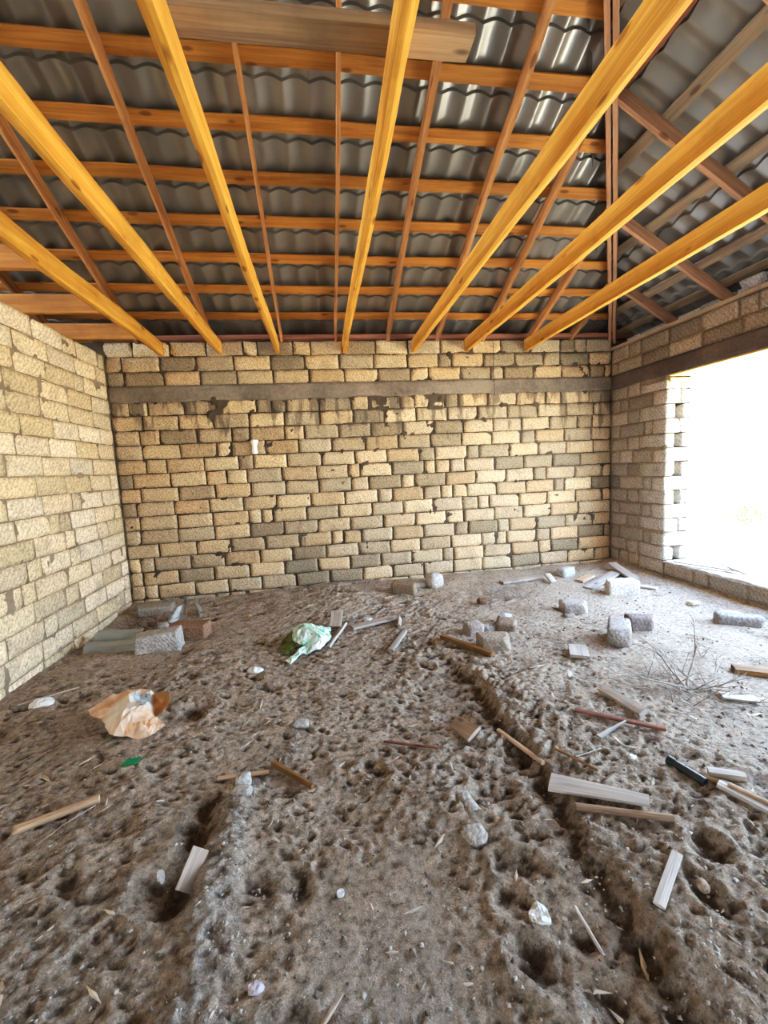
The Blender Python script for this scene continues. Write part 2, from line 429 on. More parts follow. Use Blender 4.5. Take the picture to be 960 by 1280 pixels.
# timber plate along the top of the right wall
tag(beam('wall_plate', (XR+.045, D-.02, BELT1+2*CO+.024), (XR+.045, -2.0, BELT1+2*CO+.024), .14, .042, M['tanwood'], seg=20),
    'long pinkish timber plate lying along the top of the right wall', 'timber plate')
tag(beam('wall_plate', (XL-.1, D+.02, BELT1+3*CO+.03), (XR+.3, D+.02, BELT1+3*CO+.03), .16, .05, M['redwood'], seg=20),
    'dark timber plate along the top of the back wall under the rafter feet', 'timber plate')
# loose block on the right wall's plate
def rough_block(name, size, mat, seed=0, amp=.006, res=.022, rnd=.25, chips=3, tint=None, smooth=True, parent=None):
    nx, ny, nz = [max(3, int(s/res)) for s in size]
    V, F = box_grid(nx, ny, nz); rs_ = random.Random(seed)
    P = V*np.array(size)/2
    # round
    r = min(size)*rnd*.5; inner = np.clip(P, -(np.array(size)/2-r), (np.array(size)/2-r)); dv = P-inner; ln = np.linalg.norm(dv, axis=1); ln[ln == 0] = 1
    P = np.where((ln > r)[:, None], inner+dv/ln[:, None]*r, P)
    for _ in range(chips):
        c = np.array([rs_.choice([-1, 1])*size[0]/2, rs_.choice([-1, 1])*size[1]/2, rs_.choice([-1, 1])*size[2]/2])*np.array([1, 1, rs_.uniform(.3, 1)])
        nrm = c/np.linalg.norm(c); dd = (P-c*rs_.uniform(.72, .9))@nrm
        P = P-np.maximum(dd, 0)[:, None]*nrm
    q = P*1.0
    for a in range(3):
        P[:, a] += amp*fbm(q[:, 0]*22+seed, q[:, 1]*22+a*9, q[:, 2]*22, seed=60+a, oct=3)
    P[:, 2] += size[2]/2
    o = link(name, P, F, mat, parent, smooth)
    ca = o.data.color_attributes.new('tint', 'FLOAT_COLOR', 'POINT')
    t = tint or (.45, .40, .35)
    ca.data.foreach_set('color', np.tile(np.array([*t, 1.0], dtype=np.float32), len(P)))
    return o
def put(o, x, y, z, rz=0, rx=0, ry=0):
    o.location = (x, y, z); o.rotation_euler = (rad(rx), rad(ry), rad(rz)); return o
o = rough_block('stone_block', (.15, .22, .13), M['stone'], 5, tint=(.36, .31, .28)); put(o, XR+.12, 3.42, BELT1+2*CO+.046)
tag(o, 'small grey stone block sitting on the timber plate above the window', 'stone block')

# ------------------------------------------------------------------ roof
def hipY(x): return 2.54+(x-1.9)*1.311
def hipX(y): return 1.9+(y-2.54)/1.311
YTOP = -.0
def zb(y): return 3.0+TH*(D-y)              # underside of the rafters, back slope
def zr(x): return 3.0+TR*(XR-x)             # right slope
# ceiling joists
JX = [(-1.71, 'ceiling joist nearest the left wall, with short side joists butting into it'),
      (-1.07, 'second ceiling joist from the left wall, running in from the upper left corner'),
      (-.42, 'third ceiling joist from the left wall, crossing the grey plank near its left end'),
      (.366, 'middle ceiling joist, crossing the lying plank near its right end'),
      (1.22, 'wide orange ceiling joist with ragged pale bottom edge, just right of the lying plank'),
      (1.90, 'second ceiling joist from the window side, running to the top right corner'),
      (2.70, 'ceiling joist nearest the window side, low over the right wall')]
for x, lab in JX:
    o = beam('ceiling_joist', (x, D+.10, 2.945), (x, -2.1, 2.945), .052, .15, M['joist'], seg=40, warp=.008)
    tag(o, lab, 'joist', 'ceiling joists')
for y, lab in ((4.58, 'nearest the back wall'), (3.89, 'middle one of the three'), (3.13, 'farthest from the back wall')):
    o = beam('side_joist', (XL-3.9, y+.025, 2.945), (-1.74, y+.025, 2.945), .05, .15, M['batten'], seg=14)
    tag(o, 'short orange joist laid across the left wall top, '+lab, 'joist', 'short side joists over the left wall')
# plank lying across the joists
o = beam('plank', (-.49, 1.665, 3.047), (.66, 1.665, 3.047), .115, .045, M['oldplank'], seg=8)
tag(o, 'rough grey-brown plank lying flat across the ceiling joists', 'plank')
# rafters on the back slope
RX = [-1.95, -1.15, -.36, .27, .90, 1.52, 2.12, 2.75, 3.32]
names = ['leftmost', 'second', 'third', 'fourth', 'fifth', 'sixth', 'seventh', 'eighth', 'ninth']
cz = .05/math.cos(rad(24))
for i, x in enumerate(RX):
    yt = max(0.0, hipY(x)+.05); wd = .032 if -1 < x < .5 else .046
    o = beam('rafter', (x, D+.28, zb(D+.28)+cz), (x+.02, yt, zb(yt)+cz), wd, .10, M['rafter'], up=(0, math.sin(rad(24)), math.cos(rad(24))), seg=24, warp=.008)
    tag(o, 'brown rafter of the back roof slope, %s from the left%s' % (names[i], ', cut at the hip' if x > 2 else ''), 'rafter', 'rafters of the back roof slope')
x = -2.75
for j in range(4):
    o = beam('rafter', (x, D+.28, zb(D+.28)+cz), (x, 0, zb(0)+cz), .045, .10, M['rafter'], up=(0, math.sin(rad(24)), math.cos(rad(24))), seg=16)
    tag(o, 'brown rafter of the back roof slope beyond the left wall', 'rafter', 'rafters beyond the left wall'); x -= .8
# hip rafter: two planks side by side
hd = Vector((-2.1, -2.1*1.311, 2.1*1.311*TH)).normalized(); hp = Vector((4.05, hipY(4.05), zb(hipY(4.05))))
hr = empty('hip_rafter', (3.9, hipY(3.9), 2.95)); hs_ = Vector((hd.y, -hd.x, 0)).normalized()
for s_ in (-1, 1):
    A_ = hp+hs_*.024*s_+Vector((0, 0, .045)); B_ = A_+hd*5.3*1.0
    o = beam('plank', A_-hr.location, B_-hr.location, .04, .14, M['rafter_r'], seg=24, parent=hr)
tag(hr, 'doubled hip rafter rising from the back right corner', 'rafter')
# jack rafters on the right slope
upr = (TR/math.hypot(1, TR), 0, 1/math.hypot(1, TR)); cr = .05*math.hypot(1, TR)
for y, lab in ((4.38, 'lowest one at the back right corner'), (3.72, 'second from the back right corner'), (2.94, 'third from the back right corner'), (2.12, 'topmost one in the upper right corner'), (1.35, 'beyond the upper frame edge')):
    xt = hipX(y)+.04
    o = beam('jack_rafter', (XR+.35, y, zr(XR+.35)+cr), (xt, y, zr(xt)+cr), .045, .10, M['rafter_r'], up=upr, seg=12)
    tag(o, 'pinkish brown jack rafter of the right roof slope, '+lab, 'rafter', 'jack rafters of the right roof slope')
# battens
bz = .1/math.cos(rad(24))+.0125/math.cos(rad(24))
BY = [2.984+.329*i for i in range(-8, 7)] + [5.30]
idx = 0
for y in reversed(BY):
    xe = min(hipX(y)+.03, 4.25) 
    o = beam('roof_batten', (XL-3.9, y, zb(y)+bz), (xe, y, zb(y)+bz), .098, .025, M['batten'], up=(0, math.sin(rad(24)), math.cos(rad(24))), seg=30, warp=.006)
    idx += 1
    tag(o, 'orange batten across the back roof slope, number %d counted up from the back wall' % idx, 'batten', 'battens of the back roof slope')
brz = (.1+.0125)*math.hypot(1, TR)
BX = [3.98, 3.71, 3.44, 3.17, 2.92, 2.63, 2.28, 1.98, 1.68, 1.38, 1.08, .78]
words = ['first', 'second', 'third', 'fourth', 'fifth', 'sixth', 'seventh', 'eighth', 'ninth', 'tenth', 'eleventh', 'twelfth']
for i, x in enumerate(BX):
    ye = hipY(x)-.03
    o = beam('side_batten', (x, ye, zr(x)+brz), (x, -.0-max(0, 0), zr(x)+brz), .098, .025, M['batten_red'] if i in (2, 4, 6) else M['batten_r'], up=upr, seg=18)
    tag(o, '%s batten of the right roof slope, %s up from the window wall' % ('red-brown' if i in (2, 4, 6) else 'grey-brown', words[i]), 'batten', 'battens of the right roof slope')
# metal tile sheets
def prof_h(a):
    t = (a/.183) % 1.0
    return .027*(.5+.5*np.cos(2*np.pi*t))**.6
def tile_profile(a, s):
    """a = across, s = distance up the slope (both metres)"""
    t = (a/.183) % 1.0
    w_ = .5+.5*np.cos(2*np.pi*t); w_ = w_**.62
    f = (s/.36) % 1.0
    return .026*w_ + .020*(1-f)
def sheet(name, frame, a0, a1, s0, s1, cutp, cutn):
    na = int((a1-a0)/.183*12); A = np.linspace(a0, a1, na+1)
    Ps = []; F = []; n0 = 0
    for kk in range(math.floor(s0/.36), int(s1/.36)+1):
        fs = np.array([0, .15, .35, .55, .75, .9, 1.0]); S = (kk+fs)*.36
        for fq, sq, lip in ((fs, S, False), (np.array([0., 1.]), np.array([kk*.36, kk*.36+.00002]), True)):
            ga, gs = np.meshgrid(A, sq, indexing='ij'); ff = np.broadcast_to(fq, ga.shape)
            h = prof_h(ga) + (.020*(1-ff) if not lip else .0215*(1-ff)-.0008)
            q = frame(ga, gs, h).reshape(-1, 3); ns = len(sq); Ps.append(q)
            F += [(n0+i*ns+j, n0+(i+1)*ns+j, n0+(i+1)*ns+j+1, n0+i*ns+j+1) for i in range(na) for j in range(ns-1)]; n0 += len(q)
    P = np.concatenate(Ps)
    o = link(name, P, F, M['sheet'])
    bm = bmesh.new(); bm.from_mesh(o.data)
    for pp, nn in zip(cutp, cutn):
        bmesh.ops.bisect_plane(bm, geom=bm.verts[:]+bm.edges[:]+bm.faces[:], plane_co=pp, plane_no=nn, clear_outer=True)
    bm.to_mesh(o.data); bm.free()
    for p_ in o.data.polygons: p_.use_smooth = True
    return struct(o)
c24, s24 = math.cos(rad(24)), math.sin(rad(24)); base = .125
def fr_back(a, s, h):
    y = D+.55-s*c24; z = 3.0+TH*(D-y)+(base+h)/c24; return np.stack([a, y, z], -1)
cR = 1/math.hypot(1, TR); sR = TR*cR
def fr_right(a, s, h):
    x = XR+.62-s*cR; z = zr(x)+(base+h)/cR; return np.stack([x, a, z], -1)
hn = Vector((1.311, -1, 0)).normalized(); hpnt = (1.9, 2.54, 0)
hn2 = Vector((1.311, 1, 0)).normalized()
sheet('ceiling', fr_back, -6.4, 4.9, 0, 6.3, [hpnt], [hn])
sheet('ceiling.001', fr_right, -6, 6.2, 0, 5.4, [hpnt, (0, 0, 0)], [-hn, Vector((-1.311, -1, 0)).normalized()])
# front slope (behind the camera)
def fr_front(a, s, h):
    y0 = -D-.5+s*c24; z = 3.0+TH*(D-abs(y0))+(base+h)/c24; return np.stack([a, y0, z], -1)
sheet('ceiling.002', fr_front, -6.4, 4.9, 0, 6.2, [(0, 0, 0)], [hn2])
def hip_cap(name, sgn):
    V = []; top = Vector((0, 0, zb(0)+.125/c24+.075)); e = Vector((4.6, sgn*hipY(4.6), zb(hipY(4.6))+.125/c24+.075)); d = (e-top).normalized(); sd = Vector((d.y, -d.x, 0)).normalized()
    for i in range(31):
        p = top+(e-top)*i/30
        for q, z in ((-.16, -.10), (-.09, -.03), (-.03, 0), (.03, 0), (.09, -.03), (.16, -.10)): V.append(p+sd*q+Vector((0, 0, z)))
    F = [(i*6+j, i*6+j+1, (i+1)*6+j+1, (i+1)*6+j) for i in range(30) for j in range(5)]
    return struct(link(name, V, F, M['sheet']))
hip_cap('trim_6', 1); hip_cap('trim_7', -1)
V = [(x, q, zb(0)+.27+z) for x in (-6.4, .1) for q, z in ((-.2, -.11), (0, 0), (.2, -.11))]
struct(link('trim_8', V, [(0, 1, 4, 3), (1, 2, 5, 4)], M['sheet']))
# soffits closing the eaves
M['soffit'] = plain_mat('dark_soffit', (.08, .06, .05), .9)
struct(plain_box('trim_2', (-6.4, D+.16, 2.70), (XR+.6, D+.56, 2.74), M['soffit']))
struct(plain_box('trim_3', (-6.4, D+.54, 2.70), (XR+.6, D+.58, 2.97), M['soffit']))
struct(plain_box('trim_4', (XR+WT+.02, -5, 2.70), (XR+.62, D+.5, 2.74), M['soffit']))
struct(plain_box('trim_5', (XR+.58, -5, 2.70), (XR+.62, D+.55, 2.97), M['soffit']))

# ------------------------------------------------------------------ floor height field
rs = np.random.RandomState(3)
PITS = [(-.655, 1.45, .075, .10, .055), (-.641, 1.665, .05, .12, .03), (.614, 1.277, .05, .07, .035), (.734, 1.385, .04, .08, .03), (.679, .87, .05, .07, .03), (.543, .986, .06, .05, .04),
        (1.283, 1.159, .06, .05, .05), (1.123, 1.03, .09, .04, .04), (.512, 1.022, .05, .05, .035), (.17, 1.908, .045, .07, .035), (-1.766, 2.942, .10, .14, .04), (-.94, 2.6, .13, .10, .04),
        (.663, 1.6, .06, .12, .03), (.806, 2.423, .06, .14, .03), (-.302, 1.399, .04, .06, .03), (-.188, 1.377, .05, .05, .035), (.537, 1.18, .04, .05, .03), (.701, 1.04, .05, .04, .025)]
for _ in range(300):
    x = rs.uniform(-2.2, 3.8); y = rs.uniform(.7, 5.0)
    if x > 1.4 and y > 1.6 and rs.rand() < .75: continue
    a = rs.uniform(.018, .04)*(1+.12*y); PITS.append((x, y, a, a*rs.uniform(1.4, 2.6), rs.uniform(.006, .02)))
for _ in range(4200):
    x = rs.uniform(-2.2, 2.4); y = rs.uniform(.7, 3.4)
    a = rs.uniform(.007, .019); PITS.append((x, y, a, a*rs.uniform(1.2, 2.6), rs.uniform(.003, .010)))
STEP = [(.836, 3.1), (.94, 2.489), (.935, 1.92), (.961, 1.657), (.902, 1.283), (.894, 1.037), (.889, .7)]
BERM = [(-.235, 2.55), (-.3, 2.15), (-.477, 1.83), (-.50, 1.6), (-.495, 1.381), (-.481, 1.21), (-.458, .9)]
def poly_x(P, y):
    py = np.array([p[1] for p in P][::-1]); px = np.array([p[0] for p in P][::-1]); return np.interp(y, py, px)
FX = np.arange(XL-.06, XR+.1, .0095); FY = np.concatenate([np.arange(.2, 2.6, .0075), np.arange(2.6, D+.06, .012)])
GX, GY = np.meshgrid(FX, FY, indexing='ij')
def height():
    x, y = GX, GY
    h = .022*fbm(x*.9, y*.9, seed=1, oct=2) + .016*fbm(x*3, y*3, seed=2, oct=2)
    rough = np.clip(.55+.6*fbm(x*.8+5, y*.8, seed=8, oct=2), .25, 1.1)
    smooth = np.exp(-(((x-.13)/.26)**2+((y-1.20)/.22)**2)**2)
    smooth = np.maximum(smooth, .4*sstep(1.2, 1.9, x-.25*(2.2-y))*sstep(1.2, 1.7, y)*sstep(4.4, 3.2, y))
    rough = rough*(1-.85*smooth)*(1-.5*sstep(.12, .35, x-poly_x(STEP, y))*sstep(1.35, 1.6, y))
    # anisotropic ripples running down to the right
    ca, sa = math.cos(rad(-38)), math.sin(rad(-38)); xr_ = x*ca-y*sa; yr_ = x*sa+y*ca
    rip = fbm(xr_*6, yr_*15, seed=14, oct=4, gain=.55); rip2 = fbm(x*19, y*15, seed=15, oct=3, gain=.6)
    wx = x+.03*fbm(x*5, y*5, seed=33, oct=2); wy = y+.03*fbm(x*5+9, y*5, seed=34, oct=2); wr_ = wx*ca-wy*sa; wq = wx*sa+wy*ca
    bil = np.abs(vnoise(wr_*9, wq*17, seed=41))*.6+np.abs(vnoise(wr_*19, wq*33, seed=42))*.3+np.abs(vnoise(wr_*41, wq*60, seed=43))*.14
    h = h + rough*(.010*np.abs(rip) + .030*bil + .003*rip2) + (.0012+.0022*rough)*fbm(x*55, y*60, seed=16, oct=2) + rough*.0055*(.5-np.abs(vnoise(wr_*24+3, wq*31, seed=44))*1.6)*sstep(-.3, .3, fbm(x*2.2, y*2.2, seed=45, oct=2)+.15)
    h = h - .010*rough*sstep(.25, .6, fbm(wr_*7, wq*11, seed=18, oct=2))
    # step along the tread line
    sx = poly_x(STEP, y)+.02*fbm(y*7, y*0, seed=4, oct=2); act = sstep(3.1, 2.5, y)
    h = h + .045*act*sstep(-.05, .03, x-sx)*sstep(1.7, .1, x-sx)
    h = h - .018*act*np.exp(-((x-sx+.05)/.06)**2)
    # berm of gravelly soil with a trench on its left
    bx = poly_x(BERM, y); ba = sstep(2.6, 1.9, y); ba1 = sstep(1.95, 1.82, y)
    bx = bx+.02*fbm(y*6, y*0, seed=6, oct=3); wv = np.clip(.06+.03*(2-y), .03, .2)
    berm = np.exp(-(np.abs(x-bx-.03)/wv)**2.5)
    h = h + .018*berm*ba1*(1+.5*fbm(x*16, y*16, seed=7, oct=3)) + .004*berm*ba + .006*berm*ba*fbm(x*45, y*45, seed=9, oct=2) - .045*ba1*np.exp(-((x-bx+.115)/.05)**2)*sstep(1.25, 1.45, y)
    # mound along the back wall, sand heaped to the corners
    h = h + .05*sstep(4.2, 5.1, y)*(.5+.5*np.exp(-((x-2.0)/1.5)**2)) + .035*np.exp(-(((x-.2)/1.0)**2+((y-4.6)/.4)**2))
    h = h + .03*sstep(3.6, 3.9, x)
    h = h - .03*np.exp(-(((x+1.7)/.5)**2+((y-4.2)/.4)**2))
    WPX = .014*fbm(x*11, y*11, seed=51, oct=3); WPY = .014*fbm(x*11+4, y*11, seed=52, oct=3)
    for (px, py, a, b_, d) in PITS:
        if d > .02: d = .012+(d-.012)*.55
        i0, i1 = np.searchsorted(FX, [px-b_*2.6, px+b_*2.6]); j0, j1 = np.searchsorted(FY, [py-b_*2.6, py+b_*2.6])
        if i1 <= i0 or j1 <= j0: continue
        an = (px*37.1+py*17.7) % 1.0*1.2-.95
        X = x[i0:i1, j0:j1]+WPX[i0:i1, j0:j1]-px; Y = y[i0:i1, j0:j1]+WPY[i0:i1, j0:j1]-py
        U = X*math.cos(an)+Y*math.sin(an); Vv = -X*math.sin(an)+Y*math.cos(an)
        r = (U/b_)**2+(Vv/a)**2
        sm_ = (1-.8*smooth[i0:i1, j0:j1])
        h[i0:i1, j0:j1] += sm_*(-d*np.exp(-r**1.5) + d*.32*np.exp(-((np.sqrt(r)-1.55)/.38)**2))
    return h, berm*ba, smooth
HZ, BM, SMO = height()
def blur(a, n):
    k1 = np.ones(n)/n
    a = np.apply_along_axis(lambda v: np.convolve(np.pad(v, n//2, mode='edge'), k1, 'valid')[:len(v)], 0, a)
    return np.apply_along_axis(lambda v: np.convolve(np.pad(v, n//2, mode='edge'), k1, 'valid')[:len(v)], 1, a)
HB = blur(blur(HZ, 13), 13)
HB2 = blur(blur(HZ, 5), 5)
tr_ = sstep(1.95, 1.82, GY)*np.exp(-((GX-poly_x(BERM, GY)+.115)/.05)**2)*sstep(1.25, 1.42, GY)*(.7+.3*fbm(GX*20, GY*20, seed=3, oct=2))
sx_ = poly_x(STEP, GY); tr_ = np.maximum(tr_, .55*sstep(3.1, 2.5, GY)*np.exp(-((GX-sx_+.05+.03*fbm(GX*9, GY*9, seed=5, oct=2))/.045)**2))  # shaded face of the step painted as a dark band
cavv = np.clip(.75*tr_+np.clip((HB-HZ)/.014-.30, 0, 1)**1.2*.6 + np.clip((HB2-HZ)/.004-.3, 0, 1)*.45, 0, .85)  # hollow shade painted by height, together with the damp trench
nx, ny = GX.shape
P = np.stack([GX, GY, HZ], -1).reshape(-1, 3)
ii, jj = np.meshgrid(np.arange(nx-1), np.arange(ny-1), indexing='ij')
F = np.stack([ii*ny+jj, (ii+1)*ny+jj, (ii+1)*ny+jj+1, ii*ny+jj+1], -1).reshape(-1, 4)
me = bpy.data.meshes.new('floor'); me.vertices.add(len(P)); me.vertices.foreach_set('co', P.astype(np.float32).ravel())
me.loops.add(F.size); me.loops.foreach_set('vertex_index', F.astype(np.int32).ravel()); me.polygons.add(len(F))
me.polygons.foreach_set('loop_start', np.arange(0, F.size, 4, dtype=np.int32)); me.polygons.foreach_set('loop_total', np.full(len(F), 4, dtype=np.int32))
me.update(calc_edges=True); me.polygons.foreach_set('use_smooth', np.ones(len(F), dtype=bool)); me.materials.append(M['sand'])
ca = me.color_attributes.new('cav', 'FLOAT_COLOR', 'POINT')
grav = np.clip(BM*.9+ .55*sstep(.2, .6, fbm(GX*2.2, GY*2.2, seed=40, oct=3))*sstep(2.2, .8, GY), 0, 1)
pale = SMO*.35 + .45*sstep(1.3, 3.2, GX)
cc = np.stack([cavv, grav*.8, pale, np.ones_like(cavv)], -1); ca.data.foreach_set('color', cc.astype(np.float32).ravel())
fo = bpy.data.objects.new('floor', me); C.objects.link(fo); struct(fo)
struct(plain_box('floor.001', (XL-4.2, -2.5, -.3), (XL-.1, D, -.02), M['sand']))
struct(plain_box('floor.002', (XL-.06, -2.5, -.3), (XR+.1, .21, 0.0), M['sand']))
def H(x, y):
    i = min(max(int((x-FX[0])/.0095), 0), len(FX)-1); j = min(int(np.searchsorted(FY, y)), len(FY)-1)
    return float(HZ[i, j])
def Hmean(x, y, r=.04):
    return sum(H(x+a*r, y+b_*r) for a in (-1, 0, 1) for b_ in (-1, 0, 1))/9
def Hmax(x, y, r=.04):
    return max(H(x+a*r, y+b_*r) for a in (-1, 0, 1) for b_ in (-1, 0, 1))

# ------------------------------------------------------------------ debris on the sand
def plank(name, a, b_, w, t, mat, label, cat='plank', group=None, lift=(0, 0), roll=0, taper=None, sink=.25, z=None):
    if z is None:
        tt = np.linspace(0, 1, 11); hh = np.array([Hmax(a[0]+(b_[0]-a[0])*q, a[1]+(b_[1]-a[1])*q, w*.35)*.5+Hmean(a[0]+(b_[0]-a[0])*q, a[1]+(b_[1]-a[1])*q, w*.35)*.5 for q in tt])
        c1, c0 = np.polyfit(tt, hh, 1); c0 += max(0, float(np.percentile(hh-(c1*tt+c0), 80)))
        c1 = max(-.12, min(.12, float(c1)))
    else: c0, c1 = z, 0
    za = c0+t*(.5-sink*.5)+lift[0]; zb_ = c0+c1+t*(.5-sink*.5)+lift[1]
    d = Vector((b_[0]-a[0], b_[1]-a[1], 0)).normalized(); side = Vector((-d.y, d.x, 0)); up = Vector((0, 0, 1))*math.cos(rad(roll))+side*math.sin(rad(roll))
    o = beam(name, (a[0], a[1], za+.004), (b_[0], b_[1], zb_+.004), w, t, mat, up=up, seg=max(4, int(math.hypot(a[0]-b_[0], a[1]-b_[1])/.05)), warp=.002, bev=min(.002, t*.2), taper=taper)
    return tag(o, label, cat, group)
def stone(x, y, size, rz, label, seed, tint=(.45, .4, .35), name='stone', cat='stone', rx=0, ry=0, rnd=.3, chips=3, mat='stone', sink=.15, amp=.0045):
    rnd = rnd*.7 if rnd < .5 else rnd
    o = rough_block(name, size, M[mat], seed, amp=amp, rnd=rnd, chips=chips, tint=tint)
    put(o, x, y, Hmean(x, y)-size[2]*sink, rz, rx, ry); return tag(o, label, cat)

# blocks in the left corner
stone(-1.50, 3.75, (.38, .16, .19), 4, 'pale speckled shell-stone block lying tilted in front of the left corner pile', 1, (.50, .47, .44), 'stone_block', 'stone block', rnd=.12, chips=1, ry=-4, sink=.12)
stone(-1.31, 3.97, (.34, .17, .16), -8, 'red-brown stone block with a pale end, behind the pale speckled block', 2, (.34, .20, .13), 'stone_block', 'stone block', rnd=.12, chips=1, sink=.15)
stone(-1.66, 4.27, (.10, .09, .09), 10, 'small grey stone chunk lying in the left corner rubbish', 3, (.46, .43, .40))
stone(-1.93, 4.80, (.40, .18, .10), 5, 'half buried stone slab against the back wall in the left corner', 4, (.42, .37, .31), 'stone_block', 'stone block', rnd=.2)
# bricks in the middle
o = stone(.86, 4.60, (.28, .13, .13), -32, 'brown stone block with pale right end, lying against the back wall', 11, (.34, .25, .17), 'stone_block', 'stone block', rnd=.15, chips=1)
stone(1.25, 4.72, (.20, .18, .19), 20, 'rounded whitish stone against the back wall', 12, (.56, .51, .46), rnd=.8, chips=5)
stone(1.05, 4.78, (.22, .16, .06), 5, 'flat beige stone between two rocks at the back wall', 13, (.46, .40, .33), rnd=.4)
stone(1.21, 3.33, (.15, .13, .11), 8, 'square pinkish stone piece at the left of the centre rubble', 14, (.42, .36, .32), rnd=.2, chips=2)
stone(1.37, 3.36, (.14, .09, .06), 10, 'small pale stone wedge in the middle of the centre rubble', 15, (.52, .49, .46), rnd=.3)
stone(1.52, 3.34, (.17, .14, .10), -28, 'brown stone with pale top at the right of the centre rubble', 16, (.34, .26, .20), rnd=.4, chips=4, rx=12)
stone(1.56, 3.47, (.13, .10, .09), 40, 'bluish pale stone behind the brown centre stone', 17, (.52, .52, .52), rnd=.5, chips=4)
stone(1.25, 3.00, (.25, .16, .12), -12, 'front stone of the centre rubble, brown with pale right end', 18, (.38, .31, .24), rnd=.3, chips=4)
stone(2.30, 3.56, (.24, .16, .12), -20, 'long speckled rock with dark broken left end', 19, (.42, .37, .34), rnd=.45, chips=5)
stone(2.17, 3.44, (.10, .06, .03), 10, 'flat chip lying by the dark end of the speckled rock', 20, (.28, .24, .21))
stone(3.13, 3.98, (.32, .17, .17), -10, 'pale sawn stone block on the sand near the window corner', 21, (.60, .55, .50), 'stone_block', 'stone block', rnd=.12, chips=2)
stone(2.24, 2.86, (.16, .30, .16), -37, 'greyish stone block with a brown front face, pointing at the camera', 22, (.42, .38, .35), 'stone_block', 'stone block', rnd=.25, chips=3)
stone(2.56, 3.02, (.22, .13, .13), -18, 'dark broken stone right behind the block with the brown face', 23, (.27, .22, .20), rnd=.35, chips=4)
stone(3.42, 2.93, (.34, .15, .10), -38, 'long half-buried dark stone near the window sill', 24, (.30, .27, .25), rnd=.5, chips=4)
stone(3.44, 2.55, (.22, .14, .10), -38, 'broken stone lump at the right frame edge below the sill', 34, (.32, .29, .27), rnd=.6, chips=4)
stone(2.95, 4.72, (.22, .14, .12), 20, 'bluish pale stone at the foot of the back wall near the right corner', 25, (.50, .50, .51), rnd=.5, chips=5)
stone(3.55, 3.50, (.10, .08, .04), 0, 'small beige stone at the foot of the window wall', 26, (.55, .46, .36), rnd=.7)
stone(3.58, 3.15, (.16, .09, .05), -40, 'small tan stones lump below the sill', 27, (.52, .43, .33), rnd=.7)
stone(1.58, 4.05, (.10, .08, .07), 0, 'small dark brown stone at the edge of the dry brush pile', 28, (.22, .13, .09), rnd=.6)
# stones near the camera on the left
stone(-.46, 1.905, (.075, .065, .05), 15, 'pale grey mortar lump on top of the small stone cluster', 31, (.56, .55, .53), rnd=.7, chips=4, sink=-.3)
stone(-.50, 1.88, (.085, .10, .04), 30, 'beige stone under the pale mortar lump', 32, (.46, .40, .34), rnd=.6, chips=4)
stone(-.455, 1.835, (.10, .05, .03), -10, 'flat grey stone in front of the stone cluster', 33, (.50, .48, .45), rnd=.6)
stone(.50, 1.435, (.09, .10, .016), 10, 'flat round mortar slab embedded in the sand near the middle', 35, (.46, .42, .37), rnd=.9, chips=5, sink=.3)
stone(.53, 1.57, (.06, .14, .02), 12, 'oblong mortar slab embedded just behind the round one', 36, (.48, .44, .40), rnd=.9, chips=4, sink=.3)
stone(-.22, 2.36, (.10, .06, .03), 0, 'flat grey stone on the gravel streak left of centre', 37, (.50, .48, .46), rnd=.7)
stone(1.13, 1.05, (.035, .04, .03), 0, 'small round pebble in the dark hollow at lower right', 38, (.46, .36, .28), rnd=1)

plank('plank', (.91, 1.585), (1.20, 1.355), .115, .016, M['palewood'], 'wide pale weathered board with one slanted end, lying right of centre', taper=(.95, .5), sink=0) 
plank('plank', (.93, 1.425), (1.24, 1.28), .026, .020, M['tanwood'], 'narrow tan lath lying in front of the wide pale board', cat='lath')
plank('plank', (1.565, 1.40), (1.75, 1.00), .042, .022, M['palewood'], 'long pale double lath running out at the right frame edge', cat='lath')
plank('plank', (1.59, 1.38), (1.79, 1.02), .022, .022, M['tanwood'], 'thin lath lying against the long pale lath at the right edge', cat='lath', lift=(.01, .01))
plank('wood_chip', (1.60, 1.48), (1.71, 1.41), .04, .03, M['palewood'], 'short pale wood offcut above the laths at the right edge', cat='wood chip')
plank('wood_chip', (1.555, 1.475), (1.59, 1.40), .028, .02, M['tanwood'], 'small split wood piece leaning beside the short pale offcut', cat='wood chip', roll=50)
plank('plank', (.935, 1.01), (1.13, 1.15), .034, .012, M['palewood'], 'pale cracked lath lying alone at the lower right', cat='lath')
plank('plank', (1.61, 2.20), (1.64, 1.90), .06, .03, M['palewood'], 'thick pale wood strip right of centre, above the thin red stick', cat='lath', roll=-20)
plank('stick', (1.30, 2.00), (1.66, 1.775), .028, .018, M['redwood'], 'long thin dark red stick lying beneath the thick pale strip', cat='stick')
plank('lath', (1.29, 1.785), (1.50, 1.86), .02, .012, M['palewood'], 'thin white sliver crossing the dark red stick', cat='wood sliver', taper=(1.6, .3), lift=(0, .012))
plank('wood_chip', (.66, 2.17), (.71, 1.98), .10, .02, M['greywood'], 'grey pentagonal board offcut with pale edge, standing tilted in the sand', cat='wood chip', roll=-28, taper=(.8, 1))
plank('stick', (.86, 2.02), (.945, 1.70), .022, .018, M['tanwood'], 'thin straight stick on the sand ridge above the wide pale board', cat='stick')
plank('stick', (1.03, 1.75), (1.14, 1.585), .012, .012, M['brownwood'], 'thin dark twig just above the wide pale board', cat='stick')
plank('stick', (1.09, 1.67), (1.24, 1.70), .005, .005, M['palewood'], 'white straw stalk lying across the thin dark twig', cat='stalk', lift=(.01, .01))
plank('stick', (.24, 2.10), (.50, 1.94), .014, .012, M['redwood'], 'thin reddish twig half buried near the centre', cat='stick')
